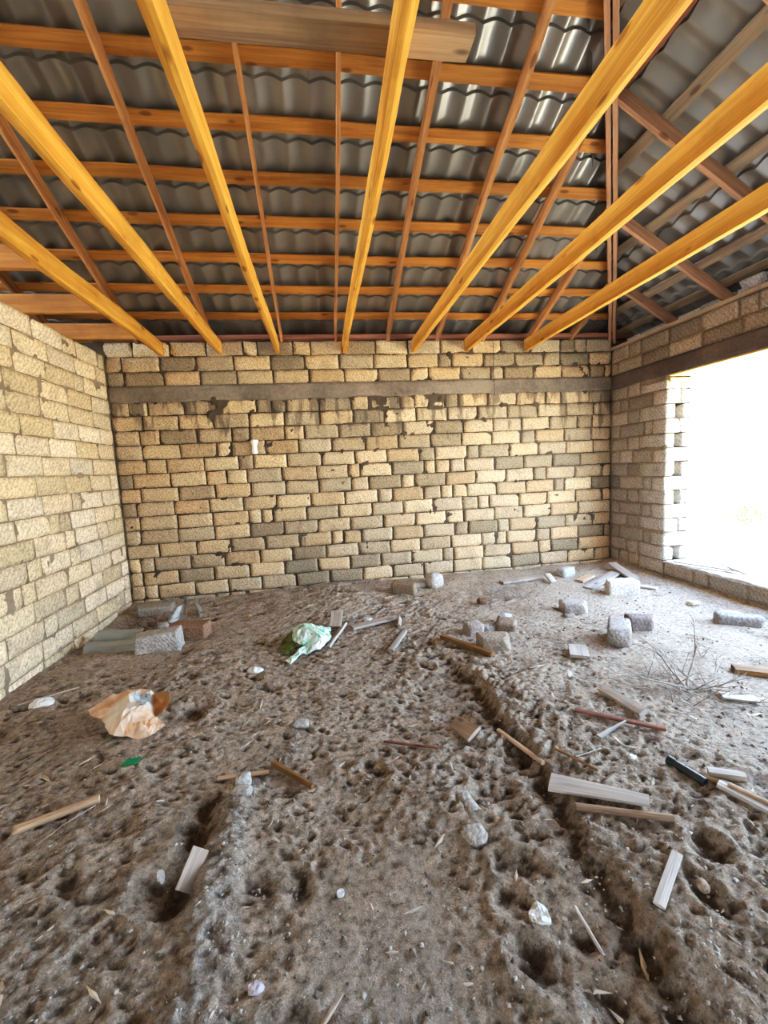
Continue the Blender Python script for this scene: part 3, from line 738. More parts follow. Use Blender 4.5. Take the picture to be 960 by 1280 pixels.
plank('stick', (.72, 1.11), (.73, .98), .012, .008, M['palewood'], 'white splinter near the bottom right of centre', cat='wood sliver')
plank('plank', (.895, 3.22), (1.17, 2.82), .045, .035, M['brownwood'], 'brown lath just left of the centre rubble', cat='lath')
plank('plank', (.64, 3.50), (.45, 3.13), .045, .03, M['palewood'], 'pale lath standing out left of the brown lath', cat='lath')
plank('wood_chip', (.66, 3.85), (.61, 3.62), .05, .02, M['greywood'], 'short grey upright sliver behind the pale lath', cat='wood chip', roll=60)
plank('plank', (.12, 3.80), (-.05, 3.36), .055, .025, M['palewood'], 'pale lath leaning beside the green and white bag', cat='lath', roll=-20)
plank('wood_chip', (.03, 3.74), (.06, 3.84), .11, .02, M['greywood'], 'brown-grey board piece sticking up behind the green and white bag', cat='wood chip', lift=(.02, .12), roll=0)
plank('plank', (.18, 3.72), (.60, 3.86), .10, .025, M['greywood'], 'half-buried grey board right of the green and white bag', cat='plank')
plank('wood_chip', (1.73, 2.60), (1.84, 2.80), .13, .022, M['palewood'], 'flat pale board offcut lying in the middle of the sand', cat='wood chip', lift=(.01, .01))
plank('plank', (2.05, 4.62), (2.62, 4.70), .10, .03, M['greywood'], 'grey plank against the back wall near the right corner', cat='plank')
plank('wood_chip', (2.62, 4.44), (2.63, 4.60), .07, .03, M['palewood'], 'small upright wood offcut beside the grey plank near the right corner', cat='wood chip', lift=(0, .06))
plank('plank', (2.90, 4.22), (3.62, 4.62), .12, .025, M['palewood'], 'pale plank lying behind the sawn block near the window corner', cat='plank')
plank('plank', (3.58, 4.72), (3.58, 4.30), .11, .03, M['greywood'], 'brown-grey plank leaning in the right corner', cat='plank', lift=(.06, 0))
plank('wood_chip', (3.44, 4.18), (3.56, 3.96), .08, .02, M['palewood'], 'short pale board lying between the sawn block and the window wall', cat='wood chip')
plank('wood_chip', (2.95, 4.45), (3.2, 4.58), .10, .03, M['tanwood'], 'pinkish board scrap behind the pale plank', cat='wood chip')
plank('plank', (2.62, 2.27), (2.92, 2.10), .09, .035, M['brownwood'], 'dark board end at the right frame edge behind the dry branch', cat='plank')
plank('plank', (2.25, 2.02), (2.42, 1.95), .07, .015, M['palewood'], 'pale flat board lying under the dry branch tips', cat='plank')
plank('stick', (-1.39, 1.83), (-1.10, 1.93), .030, .028, M['tanwood'], 'thick tan stick lying at the left', cat='stick', sink=.4)
plank('plank', (-.60, 1.985), (-.36, 2.01), .026, .012, M['tanwood'], 'flat thin pinkish lath behind the stone cluster', cat='lath')
plank('wood_chip', (-.34, 2.05), (-.14, 1.84), .042, .025, M['brownwood'], 'splintered dark orange wood piece left of centre', cat='wood chip', roll=20, taper=(.9, .35))
o = plank('wood_chip', (-.59, 1.44), (-.55, 1.54), .065, .012, M['greywood'], 'thin grey board piece standing half buried on the gravel ridge', cat='wood chip', roll=-35, lift=(.01, .03))
plank('stick', (-.42, 1.83), (-.405, 1.80), .006, .006, M['palewood'], 'tiny pale splinter beside the flat grey stone', cat='wood sliver')
plank('wood_chip', (-.83, 1.86), (-.80, 1.865), .01, .006, M['palewood'], 'small white wood splinter lying alone left of the stone cluster', cat='wood sliver')
plank('stick', (-2.1, 2.95), (-1.8, 3.10), .02, .01, M['greywood'], 'thin grey splinter at the left wall foot', cat='wood sliver')
# boards on the sill
plank('plank', (3.90, 4.10), (4.16, 3.50), .07, .018, M['greywood'], 'thin grey board lying lengthwise on the window sill', z=.236, sink=0)
plank('plank', (4.22, 3.88), (4.04, 3.40), .06, .018, M['greywood'], 'second grey board on the sill, nearer the camera', z=.255, sink=0)

# black pipe
def tube_mesh(pts, r, seg=12, cap=True):
    V = []; F = []; pts = [Vector(p) for p in pts]; nrm = None
    for i, p in enumerate(pts):
        d = (pts[min(i+1, len(pts)-1)]-pts[max(i-1, 0)]).normalized()
        if nrm is None: nrm = d.orthogonal().normalized()
        nrm = (nrm-d*nrm.dot(d)).normalized(); bn = d.cross(nrm); rr = r[i] if hasattr(r, '__len__') else r
        for k_ in range(seg):
            a = 2*math.pi*k_/seg; V.append(p+nrm*math.cos(a)*rr+bn*math.sin(a)*rr)
    for i in range(len(pts)-1):
        for k_ in range(seg): F.append((i*seg+k_, i*seg+(k_+1) % seg, (i+1)*seg+(k_+1) % seg, (i+1)*seg+k_))
    if cap: F.append(tuple(range(seg))[::-1]); F.append(tuple((len(pts)-1)*seg+k_ for k_ in range(seg)))
    return [tuple(v) for v in V], F
def pipe(name, a, b_, r, ri, mat, label):
    t = empty(name, (a[0], a[1], Hmean(*a)+r*.7)); d = Vector((b_[0]-a[0], b_[1]-a[1], Hmean(*b_)-Hmean(*a)))
    V, F = tube_mesh([d*i/8 for i in range(9)], r, 20, cap=False); n0 = len(V)
    V2, F2 = tube_mesh([d*i/8 for i in range(9)], ri, 20, cap=False)
    F = F+[tuple(i+n0 for i in f[::-1]) for f in F2]; V = V+V2; L = 8*20
    F += [(k_, n0+k_, n0+(k_+1) % 20, (k_+1) % 20) for k_ in range(20)]
    F += [(L+(k_+1) % 20, n0+L+(k_+1) % 20, n0+L+k_, L+k_) for k_ in range(20)]
    link('pipe_wall', V, F, mat, t)
    e = (d.normalized()*(-.002))
    V3, F3 = tube_mesh([d*.0-e*0+d.normalized()*0, d.normalized()*.03], r+.003, 20, cap=False)
    link('end_rim', V3, F3, mat, t)
    return tag(t, label, 'pipe')
pipe('pipe', (1.50, 1.585), (1.535, 1.43), .019, .015, plain_mat('dark_plastic', (.035, .05, .05), .35, var=.2), 'short dark green-black plastic pipe on the sand at the right')

# crumpled things ---------------------------------------------------------
def crumple(name, outline, cx, cy, hgt, seed, mat, parent=None, res=46, fold=9, zoff=0, amp=.35, mats=None):
    """crumpled bag: closed sheet whose outline (metres, plan) is a polygon; two layers"""
    poly = np.array(outline, float)
    # radial param: star-shaped mapping from centre
    c = poly.mean(0); ang = np.arctan2(poly[:, 1]-c[1], poly[:, 0]-c[0]); rr = np.hypot(poly[:, 0]-c[0], poly[:, 1]-c[1])
    o_ = np.argsort(ang); ang = ang[o_]; rr = rr[o_]
    na, nr = res*2, res//2; V = []; F = []
    for i in range(nr+1):
        for j in range(na):
            a = -math.pi+2*math.pi*j/na; R_ = np.interp(a, ang, rr, period=2*math.pi); t = i/nr
            V.append((c[0]+R_*t*math.cos(a), c[1]+R_*t*math.sin(a), t))
    V = np.array(V); T = V[:, 2].copy(); x = V[:, 0]; y = V[:, 1]
    rid = 1-np.abs(fbm(x*fold+seed, y*fold, seed=seed, oct=3, gain=.55)); rid2 = 1-np.abs(fbm(x*fold*2.2, y*fold*2.2+seed, seed=seed+5, oct=2))
    rn_ = np.random.RandomState(seed); fc = 0
    for q_ in range(7):
        th_ = rn_.uniform(0, 3.14); fr_ = rn_.uniform(.25, .75)*fold; ph_ = rn_.rand()
        fc = fc+np.abs(((x*math.cos(th_)+y*math.sin(th_))*fr_+ph_) % 1-.5)*2*rn_.uniform(.4, 1)*(4/fr_ if fr_ > 4 else 1)
    fc = (fc-fc.min())/(fc.max()-fc.min()); rid = .25+.75*fc
    dome = np.clip(1-T**3.2, 0, 1)
    z = hgt*(dome*(.45+.35*fbm(x*4+seed, y*4, seed=seed+9, oct=2)) + amp*1.6*(rid-.6)*(.3+.7*dome)+ .10*(rid2-.5))
    z = np.maximum(z, .004)
    top = np.stack([x, y, z], 1); bot = np.stack([x, y, np.full_like(z, 0.0)], 1)
    gz = np.array([H(cx+a_, cy+b_) for a_, b_ in zip(x, y)])
    base_ = Hmean(cx, cy, .08); top[:, 2] += np.maximum(gz-base_, -.02)*.8+.004; bot[:, 2] += np.minimum(gz-base_, 0)-.004
    n0 = len(top)
    for i in range(nr):
        for j in range(na):
            a_, b2 = i*na+j, i*na+(j+1) % na; F.append((a_, a_+na, b2+na, b2)); F.append((n0+a_, n0+b2, n0+b2+na, n0+a_+na))
    F += [(nr*na+j, n0+nr*na+j, n0+nr*na+(j+1) % na, nr*na+(j+1) % na) for j in range(na)]
    o = link(name, np.concatenate([top, bot]), F, mat, parent, smooth=False); 
    o.location = (cx, cy, base_+zoff) if parent is None else (0, 0, zoff)
    return o
# cement sack
m, nt, b = newmat('kraft_sack'); k = N(nt); v = k.tc('Object'); sx = k.n('SeparateXYZ'); k.l(v, sx.inputs[0])
g = k.noise(v, 14, 5, .6)
col = k.ramp(g, [(.3, (.58, .30, .17)), (.5, (.74, .50, .34)), (.7, (.82, .68, .54))])
dv = k.n('VectorMath', operation='DISTANCE'); k.l(v, dv.inputs[0]); dv.inputs[1].default_value = (.03, -.03, .05)
wh = k.ramp(k.math('ADD', dv.outputs['Value'], k.math('MULTIPLY', g, .12)), [(.17, 1.0), (.24, 0.0)])
col = k.mix(wh, col, (.80, .76, .71))
k.l(col, b.inputs['Base Color']); b.inputs['Roughness'].default_value = .6; k.bump(k.noise(v, 20, 4), .5, .01, b); M['kraft'] = m
m, nt, b = newmat('sack_print'); k = N(nt); v = k.tc('Object')
col = k.ramp(k.noise(v, 60, 2, .5, 1.5), [(.40, (.16, .20, .25)), (.46, (.58, .70, .76)), (.7, (.68, .76, .80))]); k.l(col, b.inputs['Base Color']); b.inputs['Roughness'].default_value = .6; M['print'] = m
from mathutils.geometry import delaunay_2d_cdt
def inpoly(x, y, P_):
    c = False
    for a in range(len(P_)):
        x1, y1 = P_[a][:2]; x2, y2 = P_[a-1][:2]
        if (y1 > y) != (y2 > y) and x < (x2-x1)*(y-y1)/(y2-y1)+x1: c = not c
    return c
def crease_sheet(name, pts, no, mat, cx, cy, parent=None, sub=4, amp=.008, seed=0, split=None, thick=.0015, freq=16, zs=1.0):
    """folded sheet through hand placed crease points (x, y, height); split = [(polygon, name, mat)] become children"""
    r = delaunay_2d_cdt([Vector(p[:2]) for p in pts], [(i, (i+1) % no) for i in range(no)], [], 1, 1e-4)
    vs_, _, fs_, ov = r[0], r[1], r[2], r[3]
    hz = [pts[o_[0]][2]*zs if o_ else .05 for o_ in ov]
    b0 = Hmean(cx, cy, .1)
    V = [(v_.x, v_.y, h_) for v_, h_ in zip(vs_, hz)]
    bm = bmesh.new(); bv = [bm.verts.new(v_) for v_ in V]
    for f_ in fs_: bm.faces.new([bv[i] for i in f_])
    bmesh.ops.subdivide_edges(bm, edges=bm.edges[:], cuts=sub, use_grid_fill=True)
    bmesh.ops.triangulate(bm, faces=bm.faces[:])
    co_ = np.array([v_.co[:] for v_ in bm.verts]); x, y = co_[:, 0], co_[:, 1]
    rid = (1-np.abs(vnoise(x*freq+seed, y*freq, seed=seed+3))*2)*.6+(1-np.abs(vnoise(x*freq*2.3, y*freq*2.3+seed, seed=seed+4))*2)*.4
    dx_ = vnoise(x*freq, y*freq, seed=seed+7)*amp
    for v_, q, w_ in zip(bm.verts, rid, dx_):
        z = v_.co.z+amp*q; gr = H(cx+v_.co.x, cy+v_.co.y)-b0
        v_.co.z = max(z+.5*gr, gr+.002); v_.co.x += w_
    groups = [[] for _ in (split or [])]; rest = []
    for f_ in bm.faces:
        c_ = f_.calc_center_median(); hit = False
        for g_, sp_ in zip(groups, split or []):
            if inpoly(c_.x, c_.y, sp_[0]): g_.append(f_); hit = True; break
        if not hit: rest.append(f_)
    def mk(nm, faces, mt, par):
        ids = {}; VV = []; FF = []
        for f_ in faces:
            t = []
            for v_ in f_.verts:
                if v_.index not in ids: ids[v_.index] = len(VV); VV.append(v_.co[:])
                t.append(ids[v_.index])
            FF.append(t)
        o = link(nm, VV, FF, mt, par, smooth=False); md = o.modifiers.new('t', 'SOLIDIFY'); md.thickness = thick; return o
    bm.verts.index_update(); root = mk(name, rest, mat, parent)
    if parent is None: root.location = (cx, cy, b0)
    kids = [mk(sp_[1], g_, sp_[2], root) for g_, sp_ in zip(groups, split or [])]
    bm.free(); return root, kids
SACK = [(-0.282, 0.126, 0.03), (-0.224, 0.158, 0.06), (-0.147, 0.179, 0.09), (-0.067, 0.193, 0.1), (0.034, 0.142, 0.12), (0.096, 0.135, 0.12), (0.127, 0.104, 0.1), (0.153, 0.053, 0.05), (0.212, -0.109, 0.05), (0.273, -0.174, 0.03), (0.22, -0.223, 0.01), (0.164, -0.234, 0.005), (0.079, -0.216, 0.02), (0.03, -0.219, 0.03), (-0.01, -0.19, 0.04), (-0.094, -0.065, 0.04), (-0.173, 0.027, 0.02), (-0.263, 0.108, 0.01),
  (0.045, -0.025, 0.13), (0.178, -0.117, 0.1), (0.114, -0.156, 0.12), (0.061, -0.193, 0.1), (-0.015, -0.108, 0.1), (-0.144, 0.063, 0.07), (-0.065, 0.073, 0.09), (0.147, -0.175, 0.075), (0.123, 0.056, 0.09), (0.058, -0.145, 0.13), (0.051, 0.072, 0.1), (0.142, -0.07, 0.125), (-0.152, 0.125, 0.05), (0.19, -0.205, 0.05), (0.131, -0.212, 0.03), (-0.046, 0.005, 0.07), (-0.01, 0.067, 0.13), (0.111, 0.085, 0.13), (0.231, -0.161, 0.045)]
M['flap'] = plain_mat('sack_flap', (.46, .23, .08), .6, var=.4, sc=12); M['orange'] = plain_mat('orange_ink', (.80, .38, .16), .6)
bag, kids = crease_sheet('cement_sack', SACK, 18, M['kraft'], -1.27, 2.60, seed=2, amp=.010, split=[([(-.015, .136), (.122, .069), (.160, -.06), (.150, -.10), (.10, -.06), (.04, .025)], 'printed_panel', M['print'])])
kids[0]['label'] = 'pale blue panel with dark print'
tag(bag, 'crumpled orange and white paper cement sack lying on the sand at the left', 'sack')
o, _ = crease_sheet('sack_mouth', [(0.127, 0.104, 0.1), (0.245, 0.029, 0.14), (0.264, -0.045, 0.12), (0.267, -0.138, 0.1), (0.214, -0.122, 0.06), (0.15, -0.034, 0.055), (.20, -.03, .05), (.19, .03, .06)], 6, M['flap'], -1.27, 2.60, parent=bag, seed=5, amp=.006)
o['label'] = 'open brown mouth of the sack'
for i in range(5):
    x = .085+i*.026; V = [(x, -.212+i*.004, .045), (x+.012, -.212+i*.004, .045), (x+.018, -.185+i*.003, .085), (x+.006, -.185+i*.003, .088)]
    link('print_stripe', V, [(0, 1, 2, 3)], M['orange'], bag, smooth=False)
# green white plastic bag
m, nt, b = newmat('green_white_plastic'); k = N(nt); v = k.tc('Object')
col = k.ramp(k.noise(v, 15, 4, .6, 1.5), [(.36, (.08, .42, .20)), (.44, (.45, .74, .62)), (.52, (.74, .86, .82)), (.7, (.86, .90, .88))])
k.l(col, b.inputs['Base Color']); b.inputs['Roughness'].default_value = .35; M['gw'] = m
BAG = [(-0.186, 0.173, 0.08), (-0.11, 0.16, 0.11), (0.037, 0.151, 0.10), (0.146, 0.12, 0.08), (0.163, 0.01, 0.05), (0.064, -0.187, 0.03), (-0.027, -0.189, 0.01), (-0.098, -0.209, 0.02), (-0.163, -0.345, 0.0), (-0.208, -0.291, 0.01), (-0.142, -0.203, 0.03), (-0.078, -0.123, 0.05), (-0.159, -0.026, 0.05),
  (-0.053, -0.053, 0.13), (0.069, -0.102, 0.12), (-0.009, -0.1, 0.08), (-0.074, -0.019, 0.07), (0.036, -0.164, 0.07), (-0.116, -0.031, 0.12), (0.097, -0.08, 0.08), (-0.013, 0.099, 0.13), (0.07, 0.03, 0.11), (-0.15, -0.301, 0.03), (0.005, -0.182, 0.05), (-0.025, -0.007, 0.13), (-.1, .07, .13)]
M['olive'] = plain_mat('olive_plastic', (.12, .15, .03), .45, var=.6, sc=25)
g_, _ = crease_sheet('plastic_bag', BAG, 13, M['gw'], -.17, 3.50, seed=12, amp=.016, freq=22)
tag(g_, 'crumpled green and white plastic bag on the sand', 'bag')
o, _ = crease_sheet('bag_side', [(-0.184, 0.151, 0.08), (-0.289, -0.048, 0.01), (-0.236, -0.146, 0.0), (-0.147, -0.139, 0.01), (-0.150, -0.026, 0.06), (-0.227, 0.02, 0.03)], 5, M['olive'], -.17, 3.50, parent=g_, seed=15, amp=.010)
o['label'] = 'dark olive side fold of the bag'
M['white'] = plain_mat('white_scrap', (.80, .82, .82), .5, var=.12); M['foil'] = plain_mat('bluish_plastic', (.62, .72, .72), .3, var=.3, sc=40)
def scrap(x, y, s, seed, mat, label, name='paper_scrap', cat='scrap', hg=.02, asp=1):
    pts = [(s*math.cos(a)*(.7+.5*random.random()), asp*s*math.sin(a)*(.7+.5*random.random())) for a in [i*.785 for i in range(8)]]
    return tag(crumple(name, pts, x, y, hg, seed, mat, res=14, fold=30), label, cat)
scrap(.36, 3.84, .06, 3, M['foil'], 'small crumpled translucent plastic wrapper on the half-buried board', 'plastic_scrap', hg=.05)
scrap(-.60, 3.13, .07, 4, M['white'], 'pale paper scrap left of centre, between sack and plastic bag', hg=.03, asp=.6)
scrap(-1.96, 2.95, .07, 5, M['white'], 'whitish paper scrap near the left wall', hg=.03)
scrap(.60, 1.11, .036, 6, M['white'], 'crumpled white tissue lying in the sand near the bottom', hg=.025)
scrap(-.285, 1.09, .022, 7, plain_mat('lilac_scrap', (.66, .66, .80), .5, var=.1), 'small lilac-white scrap at the bottom of the picture', hg=.01)
scrap(1.36, 1.64, .02, 8, M['white'], 'tiny white scrap behind the wide pale board', hg=.012)
scrap(-.69, 1.51, .016, 18, M['white'], 'tiny white chip left of the standing grey board piece', hg=.012)
scrap(-.03, 1.33, .014, 19, M['white'], 'tiny white scrap on the left rim of the smooth sand patch', hg=.010)
# green chip
V, F = box_grid(1, 1, 1); V = V*np.array([.032, .022, .003]); V[:, 0] += V[:, 1]*.5
o = link('plastic_chip', V, F, plain_mat('green_plastic', (.0, .22, .09), .4, var=.1), smooth=False); put(o, -1.06, 2.16, Hmax(-1.06, 2.16, .02)+.003, 10, 4, 6)
tag(o, 'small flat green plastic piece in front of the sack', 'plastic piece')
# folded grey roof sheet offcut in the left corner
M['greysheet'] = plain_mat('grey_sheet_scrap', (.33, .35, .335), .4, metal=.4, var=.12, sc=6)
prof = [(0, -.01), (.02, .04), (.09, .045), (.12, .0), (.19, .0), (.22, .05), (.30, .055), (.33, .0), (.40, -.05)]
V = []; F = []
for i in range(9):
    a = i/8; L = -.02+.42*a
    for j, (q, z) in enumerate(prof): V.append((L+q*.15*(1-a)+ (0 if i < 8 else q*.3), -q, z+.006*math.sin(a*6+q*8)))
m_ = len(prof)
for i in range(8):
    for j in range(m_-1): F.append((i*m_+j, i*m_+j+1, (i+1)*m_+j+1, (i+1)*m_+j))
o = link('roof_sheet_offcut', V, F, M['greysheet'], smooth=False); so = o.modifiers.new('s', 'SOLIDIFY'); so.thickness = .003
put(o, -2.14, 4.13, Hmean(-1.95, 3.95, .1)+.07, -6, 12, 0)
tag(o, 'bent grey profiled roof sheet offcut in the left corner', 'metal sheet')
# curved translucent plastic piece
m, nt, b = newmat('dusty_clear_plastic'); k = N(nt); v = k.tc('Object')
k.l(k.ramp(k.noise(v, 12, 4), [(.3, (.20, .17, .13)), (.7, (.36, .33, .28))]), b.inputs['Base Color']); b.inputs['Roughness'].default_value = .25; b.inputs['Alpha'].default_value = .62; M['clear'] = m
V = []; F = []
for i in range(15):
    for j in range(15):
        a = i/14; q = j/14; V.append((-.10+.22*a+.10*q*(1-a), -.05*math.cos(a*3)+.10*q, .0+q*.24*(.35+.65*a)+.02*math.sin(a*7)))
for i in range(14):
    for j in range(14): F.append((i*15+j, (i+1)*15+j, (i+1)*15+j+1, i*15+j+1))
o = link('plastic_sheet', V, F, M['clear'], smooth=True); put(o, -1.62, 4.42, Hmean(-1.6, 4.42)-.01, 0); so = o.modifiers.new('s', 'SOLIDIFY'); so.thickness = .003
tag(o, 'dusty translucent plastic sheet curling up in the left corner', 'plastic sheet')
o2 = link('plastic_sheet', [(x*.8, y, z*.6) for x, y, z in V], F, M['clear'], smooth=True); put(o2, -1.38, 4.55, Hmean(-1.4, 4.5)-.01, 60); so = o2.modifiers.new('s', 'SOLIDIFY'); so.thickness = .003
tag(o2, 'smaller murky plastic sheet right behind the red-brown block', 'plastic sheet')

# branches ---------------------------------------------------------------
def branch_obj(name, seeds, mat, label, cat='branch', kind=None, seg=5):
    V = []; F = []
    def grow(p, d, L, r, depth, rnd, spread):
        n_ = max(3, int(L/.04)); pts = [p]; q = Vector(p); dd = Vector(d).normalized()
        for i in range(n_):
            dd = (dd+Vector((rnd.uniform(-1, 1), rnd.uniform(-1, 1), rnd.uniform(-.6, .6)))*.16).normalized()
            q = q+dd*L/n_; hz = H(q.x, q.y)
            if q.z < hz+.003: q.z = hz+.003; dd.z = abs(dd.z)*.5
            if q.z > hz+.16: dd.z -= .3
            pts.append(q.copy())
            if depth > 0 and rnd.random() < spread:
                s_ = Vector((rnd.uniform(-1, 1), rnd.uniform(-1, 1), rnd.uniform(-.2, .9)))*.75
                grow(q.copy(), (dd+s_).normalized(), L*rnd.uniform(.3, .6), r*.55, depth-1, rnd, spread)
        rr = [r*(1-.75*i/n_) for i in range(n_+1)]
        v_, f_ = tube_mesh(pts, rr, seg); n0 = len(V); V.extend(v_); F.extend([tuple(i+n0 for i in f) for f in f_])
    for (p, d, L, r, dep, sd, sp) in seeds:
        p = Vector((p[0], p[1], H(p[0], p[1])+p[2])); grow(p, d, L, r, dep, random.Random(sd), sp)
    o = link(name, V, F, mat, smooth=True); return tag(o, label, cat, kind=kind)
M['twig'] = plain_mat('dry_twig', (.30, .25, .21), .9, var=.4); M['straw'] = plain_mat('dry_straw', (.42, .32, .20), .9, var=.3)
rb0 = random.Random(9)
branch_obj('dry_branch', [((2.12, 2.12, .02), (-.3, .35, .5), .40, .006, 2, 1, .35), ((2.12, 2.12, .02), (-1, -.05, .25), .45, .007, 3, 2, .40), ((2.12, 2.12, .02), (.7, .6, .4), .55, .007, 3, 3, .35),
    ((2.1, 2.1, .02), (.6, -.2, .1), .35, .005, 2, 4, .45), ((2.1, 2.15, .02), (-.5, -.6, .05), .32, .004, 2, 5, .4), ((2.2, 2.1, .03), (1, .15, .1), .3, .005, 3, 6, .6), ((2.2, 2.15, .02), (0, .8, .3), .35, .004, 2, 7, .5), ((2.25, 2.1, .02), (-.2, -.5, .1), .25, .004, 2, 8, .6)]+[((2.12+rb0.uniform(-.25, .3), 2.1+rb0.uniform(-.2, .2), .01), (rb0.uniform(-1, 1), rb0.uniform(-1, 1), rb0.uniform(0, .6)), rb0.uniform(.12, .3), .003, 2, 500+i, .5) for i in range(26)],
    M['twig'], 'large dry leafless branch lying on the sand at the right')
rb = random.Random(5)
branch_obj('dry_brush', [((2.02+rb.uniform(-.35, .35), 4.2+rb.uniform(-.22, .22), .01), (rb.uniform(-1, 1), rb.uniform(-1, 1), rb.uniform(0, .5)), rb.uniform(.15, .35), .003, 1, i, .5) for i in range(46)],
    M['twig'], 'low pile of dry grey brushwood near the back wall', 'brushwood', seg=3)
branch_obj('dry_weeds', [((-1.85+rb.uniform(-.18, .22), 4.42+rb.uniform(-.25, .2), .01), (rb.uniform(-1, 1), rb.uniform(-1, 1), rb.uniform(0, .6)), rb.uniform(.12, .25), .004, 1, 60+i, .4) for i in range(40)],
    plain_mat('dark_weed', (.14, .10, .075), .9, var=.4), 'tangle of dark dry weeds in the left corner', 'dry weeds', seg=3)
branch_obj('dry_weeds', [((-2.08+rb.uniform(-.1, .45), 3.85+rb.uniform(-.2, .1), .01), (rb.uniform(-1, 1), rb.uniform(-1, 1), rb.uniform(0, .3)), rb.uniform(.06, .14), .0025, 1, 160+i, .3) for i in range(30)],
    M['straw'], 'small tuft of dry weeds in front of the grey sheet offcut', 'dry weeds', seg=3)
branch_obj('grass_stalks', [((-1.75+rb.uniform(-.25, .2), 2.22+rb.uniform(-.2, .15), .005), (.8+rb.uniform(-.3, .3), .8+rb.uniform(-.3, .3), .1), rb.uniform(.25, .5), .0018, 0, 260+i, 0) for i in range(22)],
    M['straw'], 'bundle of long dry grass stalks on the sand at the left edge', 'dry grass', seg=3)
branch_obj('grass_stalk', [((-1.10, 1.90, .01), (-.6, -.9, .05), .26, .0022, 0, 400, 0)], M['palewood'], 'single pale curved stalk hanging below the thick tan stick', 'stalk', seg=4)

# stone chips and straw bits: uncountable
def scatter(name, count, sizes, mat, label, cat, region, flat=.5, seed=1, long_=1.0, dens=None):
    r_ = np.random.RandomState(seed); V = []; F = []
    base_v = np.array([(1, 0, 0), (-.9, .2, 0), (.1, 1, 0), (-.1, -.95, .1), (0, .1, .9), (.1, 0, -.8)]); bf = [(0, 2, 4), (2, 1, 4), (1, 3, 4), (3, 0, 4), (2, 0, 5), (1, 2, 5), (3, 1, 5), (0, 3, 5)]
    n0 = 0
    while n0 < count:
        x = r_.uniform(region[0], region[1]); y = region[2]+(region[3]-region[2])*r_.rand()**1.6
        if dens is not None and r_.rand() > dens(x, y): continue
        s_ = r_.uniform(*sizes)*(r_.rand()**2*1.5+.4); a = r_.uniform(0, 6.28)
        v_ = base_v*(1+r_.uniform(-.35, .35, base_v.shape))*np.array([s_*long_, s_*r_.uniform(.5, .9), s_*flat])
        R_ = np.array([[math.cos(a), -math.sin(a), 0], [math.sin(a), math.cos(a), 0], [0, 0, 1]]); v_ = v_@R_.T+np.array([x, y, H(x, y)+s_*flat*.35])
        o_ = len(V)*1; V.extend(v_); F.extend([tuple(i+o_ for i in f) for f in bf]); n0 += 1
    o = link(name, V, F, mat, smooth=False); return tag(o, label, cat, kind='stuff')
def dn(x, y):
    bx = float(poly_x(BERM, y)); sx = float(poly_x(STEP, y)); return .18+.8*math.exp(-((x-bx-.03)/.12)**2)*(y < 2.6)+.6*math.exp(-((x-sx-.12)/.16)**2)*(y < 2.4)+.25*(y < 1.3)
scatter('stone_chips', 6500, (.0022, .0065), plain_mat('chip_stone', (.50, .47, .43), .9, var=.35, sc=8), 'fine pale stone chips strewn over the sand', 'stone chips', (-1.9, 3.3, .75, 4.2), seed=4, dens=dn)
scatter('soil_clods', 5000, (.003, .010), plain_mat('soil_clod', (.20, .155, .12), 1, var=.4, sc=8), 'small brown soil clods strewn over the sand', 'soil clods', (-2.2, 3.6, .75, 5.0), seed=5, flat=.7)
scatter('wood_splinters', 500, (.004, .009), plain_mat('splinter', (.62, .54, .44), .9, var=.3, sc=8), 'tiny pale wood splinters and straw bits on the sand', 'splinters', (-1.9, 3.0, .75, 3.6), seed=6, long_=4.5, flat=.25)

# small things on the back wall
def lathe(name, prof, mat, seg=20, parent=None):
    V = []; F = []
    for (r, z) in prof:
        for k_ in range(seg): a = 2*math.pi*k_/seg; V.append((r*math.cos(a), r*math.sin(a), z))
    for i in range(len(prof)-1):
        for k_ in range(seg): F.append((i*seg+k_, i*seg+(k_+1) % seg, (i+1)*seg+(k_+1) % seg, (i+1)*seg+k_))
    F.append(tuple(range(seg))[::-1]); F.append(tuple((len(prof)-1)*seg+k_ for k_ in range(seg)))
    return link(name, V, F, mat, parent)
m, nt, b = newmat('bright_white_foam'); k = N(nt); v = k.tc('Object'); k.l(k.ramp(k.noise(v, 30), [(.3, .9), (.7, .97)]), b.inputs['Base Color']); b.inputs['Roughness'].default_value = .5
o = lathe('foam_plug', [(.020, 0), (.034, .006), (.035, .03), (.028, .06), (.028, .10), (.036, .125), (.044, .145), (.044, .160), (.036, .168)], m); put(o, -.772, D-.015, 1.715, 0, 0, 3)
tag(o, 'small bright white foam plug stuck in a joint of the back wall', 'foam plug')
wl = [(2.245+.004*math.sin(i*.8), D-.022-.002*i*.3, 2.98-i*.066) for i in range(11)]
V, F = tube_mesh(wl, .004, 6); o = link('hanging_wire', V, F, plain_mat('wire', (.03, .025, .02), .6)); tag(o, 'thin dark wire hanging down over the concrete belt of the back wall', 'wire')

